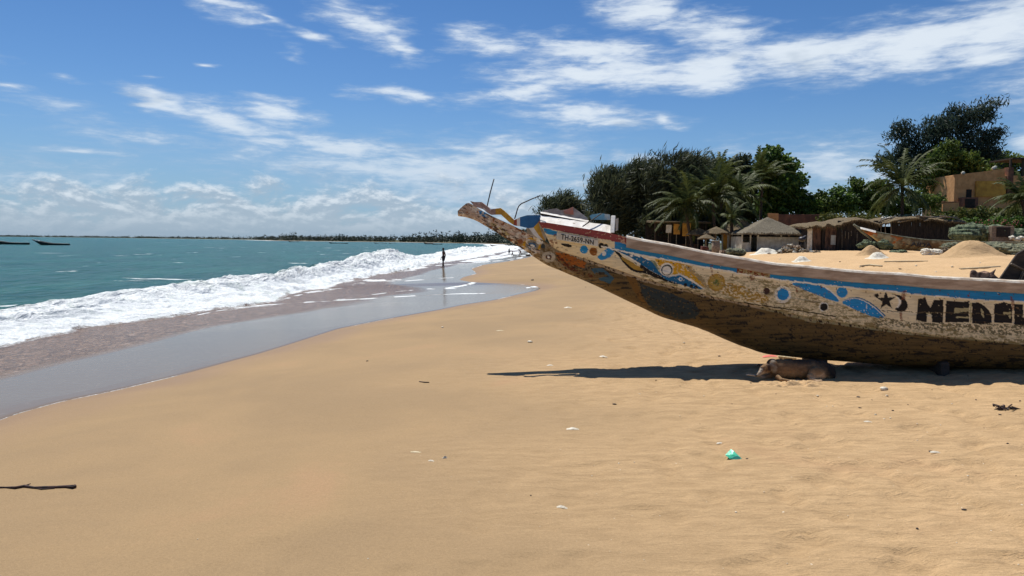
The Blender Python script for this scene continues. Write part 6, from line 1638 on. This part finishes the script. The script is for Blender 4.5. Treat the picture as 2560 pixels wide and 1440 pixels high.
# --- sleeping dog
M_FUR = mat('dog_fur', (1, 1, 1), (.72, .70, .66), .9, 40, .004, 260, attr='col', stretch=(.5, 1, 1))
def dog():
    Y = 8.75
    zg = float(ground_z(3.3, Y)); org = np.array([float(W(1990, 900, Y)[0]), Y, zg])
    def D(x, y, dy=0): return pt(1780 + x / 6.4, 860 + y / 6.4, Y + dy)
    k_ = Y / FPX / 6.4                # metres per crop pixel
    h = thing('dog', org, 'brown and white dog asleep on its side in the shade under the painted boat', 'dog')
    mb = MB()
    def E(x, y, dy, rx, ry, rd, ang=0): mb.ell(D(x, y, dy), (rx * k_, rd * k_, ry * k_), nu=20, nv=14, rot=Matrix.Rotation(-ang, 3, 'Y'))
    # trunk: chest, ribs, belly, rump
    E(1080, 395, .06, 170, 160, 150, .05); E(1230, 395, .08, 200, 165, 165); E(1400, 400, .10, 220, 160, 165); E(1580, 410, .10, 200, 165, 165, .05); E(1740, 430, .10, 190, 165, 160, .1); E(1840, 465, .08, 135, 150, 140, .2)
    # neck and head, muzzle down to the left
    E(985, 365, .04, 110, 140, 105, .5); E(868, 392, .0, 82, 84, 78, .2); E(815, 425, -.02, 72, 60, 62, .7); E(768, 465, -.03, 58, 36, 40, 1.0); E(735, 495, -.03, 34, 25, 28, .9)
    E(806, 372, -.02, 40, 24, 44, .3)
    # near fore leg folded flat on the sand, far one stretched to the left
    mb.tube([D(1040, 520, -.06), D(1110, 572, -.13), D(1230, 590, -.16), D(1340, 596, -.17)], [46 * k_, 30 * k_, 22 * k_, 19 * k_], 12); E(1362, 598, -.17, 34, 15, 20)
    mb.tube([D(960, 500, .05), D(830, 530, .02), D(690, 505, 0), D(590, 490, 0)], [42 * k_, 25 * k_, 18 * k_, 16 * k_], 12); E(572, 490, 0, 30, 14, 20)
    # haunch, folded shank and long hind foot pointing left
    E(1690, 480, -.05, 150, 118, 80, -.1); E(1600, 530, -.07, 90, 60, 60, -.4)
    mb.tube([D(1560, 560, -.10), D(1680, 596, -.15), D(1760, 590, -.15)], [38 * k_, 26 * k_, 24 * k_], 12)
    mb.tube([D(1760, 596, -.16), D(1620, 606, -.19), D(1480, 606, -.20)], [22 * k_, 17 * k_, 17 * k_], 10); E(1455, 606, -.20, 34, 13, 20)
    # tail lying along the sand behind
    mb.tube([D(1930, 540, .08), D(1985, 600, .05), D(1960, 628, 0), D(1860, 634, -.06)], [26 * k_, 20 * k_, 16 * k_, 9 * k_], 10)
    # pointed far ear, folded near ear
    mb.tube([D(770, 345, .05), D(738, 330, .06), D(716, 352, .06)], [22 * k_, 17 * k_, 5 * k_], 8)
    mb.tube([D(880, 318, -.02), D(905, 345, -.06), D(892, 412, -.075)], [22 * k_, 34 * k_, 7 * k_], 8, flat=.45)
    tan, wht, blk, brn = lin((158, 126, 88)), lin((196, 186, 170)), lin((40, 33, 27)), lin((128, 98, 66))
    def colr(V):
        d = V - CAM; a = d @ CF
        px = 1280 + FPX * (d @ CR) / a; py = 720 - FPX * (d @ CU) / a
        x = (px - 1780) * 6.4; y = (py - 860) * 6.4
        x = x + (fbm(x * .013, y * .013, 3, 701) - .5) * 130; y = y + (fbm(x * .013, y * .013, 3, 707) - .5) * 80
        C = np.tile(brn, (len(V), 1))
        def soft(w, col):
            nonlocal C
            w = np.clip(w, 0, 1)[:, None]; C = C * (1 - w) + col * w
        soft(sstep(380, 520, y) * sstep(1040, 1120, x), tan)
        soft(sstep(1500, 1570, x) * (1 - sstep(1750, 1820, x)) * sstep(440, 520, y), lin((190, 160, 126)))
        soft(sstep(1720, 1880, x + (400 - y) * .6), blk); soft(sstep(1150, 1300, x) * (1 - sstep(270, 350, y)), lin((66, 50, 36)))
        soft(sstep(930, 960, x) * (1 - sstep(985, 1030, x)) * (1 - sstep(420, 480, y)), lin((150, 136, 118)))
        soft(1 - sstep(690, 720, x), wht); soft(sstep(1200, 1260, x) * (1 - sstep(1400, 1420, x)) * sstep(575, 585, y), wht); soft(sstep(1440, 1450, x) * (1 - sstep(1560, 1600, x)) * sstep(590, 598, y), wht)
        hd = x < 925
        soft(hd * sstep(725, 745, x) * (1 - sstep(780, 800, x)) * (1 - sstep(440, 470, y)) * sstep(350, 370, y), wht)
        soft(hd * sstep(440, 470, y) * (1 - sstep(850, 890, x)) * sstep(700, 715, x), lin((170, 152, 132)))
        soft(hd * sstep(868, 880, x) * (1 - sstep(420, 440, y)), lin((62, 42, 30)))
        soft(hd * (1 - sstep(760, 775, x)) * (1 - sstep(360, 372, y)), lin((62, 42, 30)))
        C = C * (.72 + .55 * fbm(x * .03, y * .06, 4, 711)[:, None])
        return C
    o = remeshed('body', mb, M_FUR, .006, parent=h, smooth_it=4, color=colr)
    mb = MB(); mb.ell(D(708, 508, -.05), (15 * k_, 15 * k_, 12 * k_)); mb.build('nose', M_HAIR, h)
    mb = MB(); mb.ell(D(790, 425, -.105), (18 * k_, 8 * k_, 5 * k_), rot=Matrix.Rotation(.4, 3, 'Y')); mb.build('closed_eye', M_HAIR, h)
dog()
# churned sand thrown up beside the dog
def churn(px, py, w, hgt, lab, seed):
    c = on_ground(px, py); n = 40
    xs = np.linspace(-w / 2, w / 2, n); ys = np.linspace(-.16, .16, 22); X_, Y_ = np.meshgrid(xs, ys, indexing='ij')
    e = np.clip(1 - (X_ / (w / 2)) ** 2, 0, 1) * np.clip(1 - (Y_ / .16) ** 2, 0, 1)
    Z_ = ground_z(c[0] + X_, c[1] + Y_) - .012 + e ** .5 * (.018 + hgt * sstep(.35, .75, fbm(X_ * 14 + seed, Y_ * 20, 4, 800 + seed)))
    V = np.stack([c[0] + X_, c[1] + Y_, Z_], -1).reshape(-1, 3)
    o = np_mesh('churned_sand', V, grid_faces(n, 22), SAND_MAT, origin=c, attrs={'dry': np.ones(len(V)), 'wet': np.zeros(len(V)), 'scrub': np.zeros(len(V)), 'pale': np.full(len(V), .6)})
    tag(o, lab, 'sand')
churn(1985, 962, .75, .05, 'little ridge of dug up sand in front of the sleeping dog', 1)

M_SHELL = mat('bleached_shell', L3(222, 212, 190), L3(190, 176, 148), .6, 30)
M_WEED = mat('dry_seaweed', L3(70, 44, 36), L3(34, 24, 22), .8, 30)
M_CHAR = mat('dark_pebble', L3(62, 48, 40), L3(40, 32, 28), .8, 30)
M_STRAW = mat('pale_reed', L3(210, 194, 160), L3(176, 158, 120), .8, 30)
M_GREENPL = mat('green_plastic_film', L3(60, 196, 150), L3(110, 214, 180), .35, 14, .004, 60)
M_PINKC = mat('pink_cloth', L3(222, 110, 98), L3(206, 130, 110), .9, 10)
r = random.Random(77)
def mpx(c): return float(np.linalg.norm(c - CAM)) / FPX
def shell(px, py, w, lab, m=None, nm='shell', cat='shell', flat=.45, grp=None, asp=.8):
    c = on_ground(px, py); s = w * mpx(c) / 2 * .85
    mb = MB(); mb.ell(c + np.array([0, 0, s * flat * .5]), (s, s * asp, s * flat), nu=9, nv=6, lump=.16, seed=int(px), rot=Matrix.Rotation(r.uniform(0, 3), 3, 'Z') @ Matrix.Rotation(r.uniform(-.3, .3), 3, 'X'))
    return tag(mb.build(nm, m or M_SHELL, origin=c), lab, cat, grp)
def flake(px, py, w, hpx, lab, m=None, nm='shell_fragment', cat='shell', grp=None):
    c = on_ground(px, py); k_ = mpx(c); s = w * k_ / 2 * .9; t = max(hpx * k_ * .8, .008); n = 7; V = []; F = []
    a0 = r.uniform(-.4, .4)
    for i in range(n + 1):
        f = i / n - .5; z = t * math.cos(f * 2.6) + r.uniform(-.1, .1) * t
        x = f * 2 * s; y = a0 * x + r.uniform(-.2, .2) * s * .3
        V += [c + np.array([x, y - s * .22, z * .25]), c + np.array([x, y + s * .22, z]), c + np.array([x, y + s * .22, z - .004]), c + np.array([x, y - s * .22, z * .25 - .004])]
    for i in range(n):
        for j in range(4): F.append((i * 4 + j, i * 4 + (j + 1) % 4, i * 4 + 4 + (j + 1) % 4, i * 4 + 4 + j))
    F += [(0, 1, 2, 3), (n * 4, n * 4 + 3, n * 4 + 2, n * 4 + 1)]
    mb = MB(); mb.add(V, F); return tag(mb.build(nm, m or M_SHELL, origin=c), lab, cat, grp)
def twig(pts, rad, lab, m=None, nm='twig', cat='stick'):
    P = [on_ground(x, y) + np.array([0, 0, rad * .8]) for x, y in pts]
    mb = MB(); mb.tube(P, [rad * q for q in np.interp(np.linspace(0, 1, len(P)), [0, .5, 1], [.6, 1, .7])], 8)
    return tag(mb.build(nm, m or M_WEED, origin=P[0]), lab, cat)
# driftwood stick at the lower left
pts = [(-60, 1219), (-20, 1221), (15, 1220), (40, 1222), (62, 1218), (85, 1221), (110, 1222), (140, 1220), (165, 1219), (186, 1220)]
P = [on_ground(x, y) + np.array([0, 0, .008 + .003 * math.sin(i * 2.3)]) for i, (x, y) in enumerate(pts)]
mb = MB(); mb.tube(P, [.004, .006, .006, .010, .011, .009, .010, .010, .012, .014], 9)
mb.tube([P[4], P[4] + np.array([.03, .02, .012])], [.007, .003], 6); mb.tube([P[8], P[9] + np.array([.004, -.02, .004])], [.009, .006], 6); mb.ell(P[9], (.014, .016, .013), lump=.2)
mb.tube([P[5] + np.array([0, 0, -.004]), P[6] + np.array([0, -.02, -.004]), P[7] + np.array([0, -.015, -.004])], .005, 6)
tag(mb.build('driftwood_stick', M_WEED, origin=P[0]), 'thin black driftwood stick lying at the lower left edge', 'stick')
# green plastic
c = on_ground(1836, 1146); k_ = mpx(c)
def Q(x, y, d=0): return c + np.array([(x - 1836) * k_, d, (1146 - y) * k_])
mb = MB(); pk = [Q(1814, 1138, 0), Q(1832, 1128, .05), Q(1836, 1130, .02), Q(1850, 1143, -.01), Q(1856, 1149, -.02), Q(1842, 1150, -.04), Q(1822, 1144, -.03), Q(1830, 1136, -.01), Q(1840, 1138, -.02), Q(1830, 1146, .08)]
mb.add(pk, [(0, 6, 7), (0, 7, 1), (1, 7, 2), (2, 7, 8), (2, 8, 3), (3, 8, 5), (3, 5, 4), (7, 6, 8), (6, 5, 8), (0, 1, 9), (1, 2, 9), (2, 3, 9), (3, 4, 9), (4, 5, 9), (5, 6, 9), (6, 0, 9)])
tag(mb.build('plastic_scrap', M_GREENPL, origin=c), 'crumpled sea green plastic scrap in the right foreground', 'plastic')
# seaweed clump, right
c = on_ground(2508, 1024); mb = MB(); rr = random.Random(4)
for i in range(16):
    a = c + np.array([rr.gauss(0, .055), rr.gauss(0, .04), rr.uniform(0, .02)]); mb.tube([a, a + np.array([rr.uniform(-.05, .05), rr.uniform(-.03, .03), rr.uniform(0, .03)]), a + np.array([rr.uniform(-.09, .09), rr.uniform(-.04, .04), -.005])], [.010, .013, .004], 6, flat=.5)
tag(mb.build('seaweed_clump', M_WEED, origin=c), 'dark clump of dry seaweed near the right edge', 'seaweed')
flake(1925, 892, 42, 5, 'pink cloth scrap on the sand behind the dog', M_PINKC, 'cloth_scrap', 'cloth')
twig([(1946, 894), (1968, 897), (1990, 900)], .02, 'pale stick lying behind the dog, right of the pink cloth', M_STRAW)
shell(2210, 975, 20, 'large white shell at the front edge of the boat shadow', flat=.6)
shell(1106, 819, 9, 'white shell on the smooth sand, straight below the standing man')
shell(1325, 856, 16, 'white shell halfway between the boat bow and the shadow tip')
shell(918, 903, 7, 'small dark pebble left of the shadow tip', M_CHAR, 'pebble', 'pebble')
flake(1508, 893, 22, 5, 'pale curled shell flake just above the boat shadow')
twig([(1048, 955), (1062, 957), (1073, 957)], .008, 'short dark twig below the shadow tip')
flake(1432, 1074, 34, 6, 'long cream shell flake left of centre on the near sand')
flake(1405, 1270, 28, 7, 'cream curved shell standing nearest the bottom centre')
shell(1536, 1011, 13, 'dark pebble midway between the shadow and the green plastic', M_CHAR, 'pebble', 'pebble', flat=.3)
flake(1800, 1109, 18, 4, 'white shell flake just above the green plastic')
shell(1867, 1147, 8, 'dark pebble touching the right tip of the green plastic', M_CHAR, 'pebble', 'pebble', flat=.3)
shell(1840, 1281, 7, 'tiny white shell directly below the green plastic')
shell(1327, 1239, 6, 'tiny dark pebble left above the nearest cream shell', M_CHAR, 'pebble', 'pebble')
shell(2410, 1275, 12, 'dark pebble low at the right, alone on the sand', M_CHAR, 'pebble', 'pebble', flat=.35)
shell(2293, 1323, 7, 'round dark pebble nearest the bottom right', M_CHAR, 'pebble', 'pebble', flat=.8)
flake(2338, 1132, 22, 5, 'white crumpled flake right of the green plastic')
twig([(2322, 1129), (2330, 1130), (2336, 1131)], .006, 'short dark twig beside the white crumpled flake')
flake(1040, 1131, 30, 2, 'straight pale reed piece on the near sand', M_STRAW, 'reed_piece', 'reed')
flake(1112, 1146, 12, 7, 'upright pale shell chip right of the reed piece')
flake(1078, 1153, 16, 4, 'small pale shell chip below the reed piece')
flake(2170, 1055, 18, 3, 'thin white flake in the trampled sand below the boat shadow')
shell(2216, 990, 9, 'white pebble right under the large white shell', M_SHELL, 'pebble', 'pebble')
shell(2146, 993, 10, 'dark chip left below the large white shell', M_CHAR, 'pebble', 'pebble', flat=.3)
shell(2150, 1020, 9, 'dark chip well below the boat shadow', M_CHAR, 'pebble', 'pebble', flat=.3)
shell(2232, 1027, 7, 'rounded dark pebble between seaweed and large shell', M_CHAR, 'pebble', 'pebble')
shell(2044, 991, 8, 'white chip below the dog, close to the shadow', M_SHELL)
shell(2500, 1037, 9, 'small dark crumb just below the seaweed clump', M_WEED, 'pebble', 'pebble', flat=.3)
shell(2519, 1109, 6, 'small dark pebble near the right edge, below the seaweed', M_CHAR, 'pebble', 'pebble')
shell(1877, 958, 6, 'dark pebble in the sand left below the dog head', M_CHAR, 'pebble', 'pebble')
shell(1331, 700, 11, 'dark flat pebble on the sand beyond the tongue of water', M_CHAR, 'pebble', 'pebble', flat=.3)
flake(1420, 770, 22, 4, 'pale flake on the sand in the shelter of the boat bow')
flake(1250, 827, 20, 2, 'thin brown straw on the smooth sand left of the bow', M_STRAW, 'reed_piece', 'reed')
flake(1375, 914, 18, 3, 'pale flake lying on the thin tip of the boat shadow')
shell(1710, 857, 6, 'small pale shell behind the middle of the boat shadow')
shell(1798, 891, 8, 'dark crumb at the far edge of the boat shadow', M_CHAR, 'pebble', 'pebble')
def near(x, y, what):
    if y < 700: return what + ' on the sand between the boat rail and the huts'
    LM = (((1836, 1140), 'around the green plastic scrap'), ((2210, 990), 'around the large white shell by the boat shadow'), ((2508, 1024), 'around the seaweed clump'), ((1405, 1270), 'around the nearest cream shell'), ((2293, 1323), 'in the bottom right corner sand'), ((1880, 960), 'in front of the sleeping dog'), ((1600, 830), 'on the sand under the rising bow'), ((600, 1370), 'in the bottom left sand'), ((1960, 1400), 'at the bottom edge right of centre'), ((2050, 1050), 'midway between dog and green plastic'), ((2450, 930), 'in the boat shadow at the right'))
    return what + ' ' + min(LM, key=lambda q: (q[0][0] - x) ** 2 + (q[0][1] - y) ** 2)[1]
GR = 'tiny white shell crumbs on the sand'
for (x, y, w) in ((1547, 1159, 6), (1586, 1156, 5), (2082, 1016, 5), (2067, 1016, 4), (2189, 1037, 7), (2211, 1048, 6), (2226, 1046, 6), (2351, 1063, 4), (2293, 1060, 4), (1528, 1350, 4), (494, 1348, 4), (920, 1397, 5), (1968, 1409, 4), (2546, 1412, 5), (2392, 1357, 4), (1350, 1316, 3), (2293, 1101, 4), (1480, 1190, 4), (1700, 1040, 4), (1910, 1230, 4), (2420, 1190, 5), (2480, 1320, 4), (2120, 1290, 4), (2235, 1190, 4), (1650, 1290, 4), (1610, 1400, 4), (2050, 1130, 4), (2380, 1010, 5), (1760, 990, 4), (1600, 985, 4), (2290, 662, 7), (2150, 668, 6), (2380, 668, 6), (2040, 672, 6), (2450, 660, 6), (2340, 680, 6), (1950, 648, 6)):
    shell(x, y, w, near(x, y, 'tiny white shell crumb'), nm='shell_crumb', grp=GR)
GD = 'small dark crumbs of weed on the sand'
for (x, y, w) in ((1464, 718, 6), (1655, 835, 5), (1700, 870, 4), (1630, 815, 5), (2100, 915, 6), (2420, 940, 5), (2180, 1000, 6), (2330, 975, 5), (2440, 1000, 8), (2550, 1003, 9), (2270, 1012, 5), (2010, 1000, 6), (1940, 985, 6), (1830, 1010, 5), (2460, 1070, 5), (2120, 1080, 4), (1990, 1060, 4), (1750, 1060, 4), (1640, 950, 6), (1700, 965, 5), (2540, 1190, 5), (2330, 655, 8), (2250, 668, 8), (2100, 655, 7), (2400, 672, 8), (2480, 650, 7), (1470, 1240, 3)):
    shell(x, y, w, near(x, y, 'small dark weed crumb'), M_WEED, 'weed_crumb', 'weed', flat=.3, grp=GD, asp=.45)
# planks and driftwood in the sand beyond the boat
for pts_, rad, lab in (([(2150, 666), (2175, 664), (2205, 667)], .06, 'short plank half buried in the sand left behind the boat'), ([(2210, 657), (2260, 657), (2320, 655)], .045, 'long thin pole lying on the sand behind the boat'), ([(2400, 676), (2440, 673), (2500, 668)], .05, 'pale pole lying on the sand in front of the large sand heap')):
    twig(pts_, rad, lab, M_STRAW, 'driftwood_pole', 'pole')
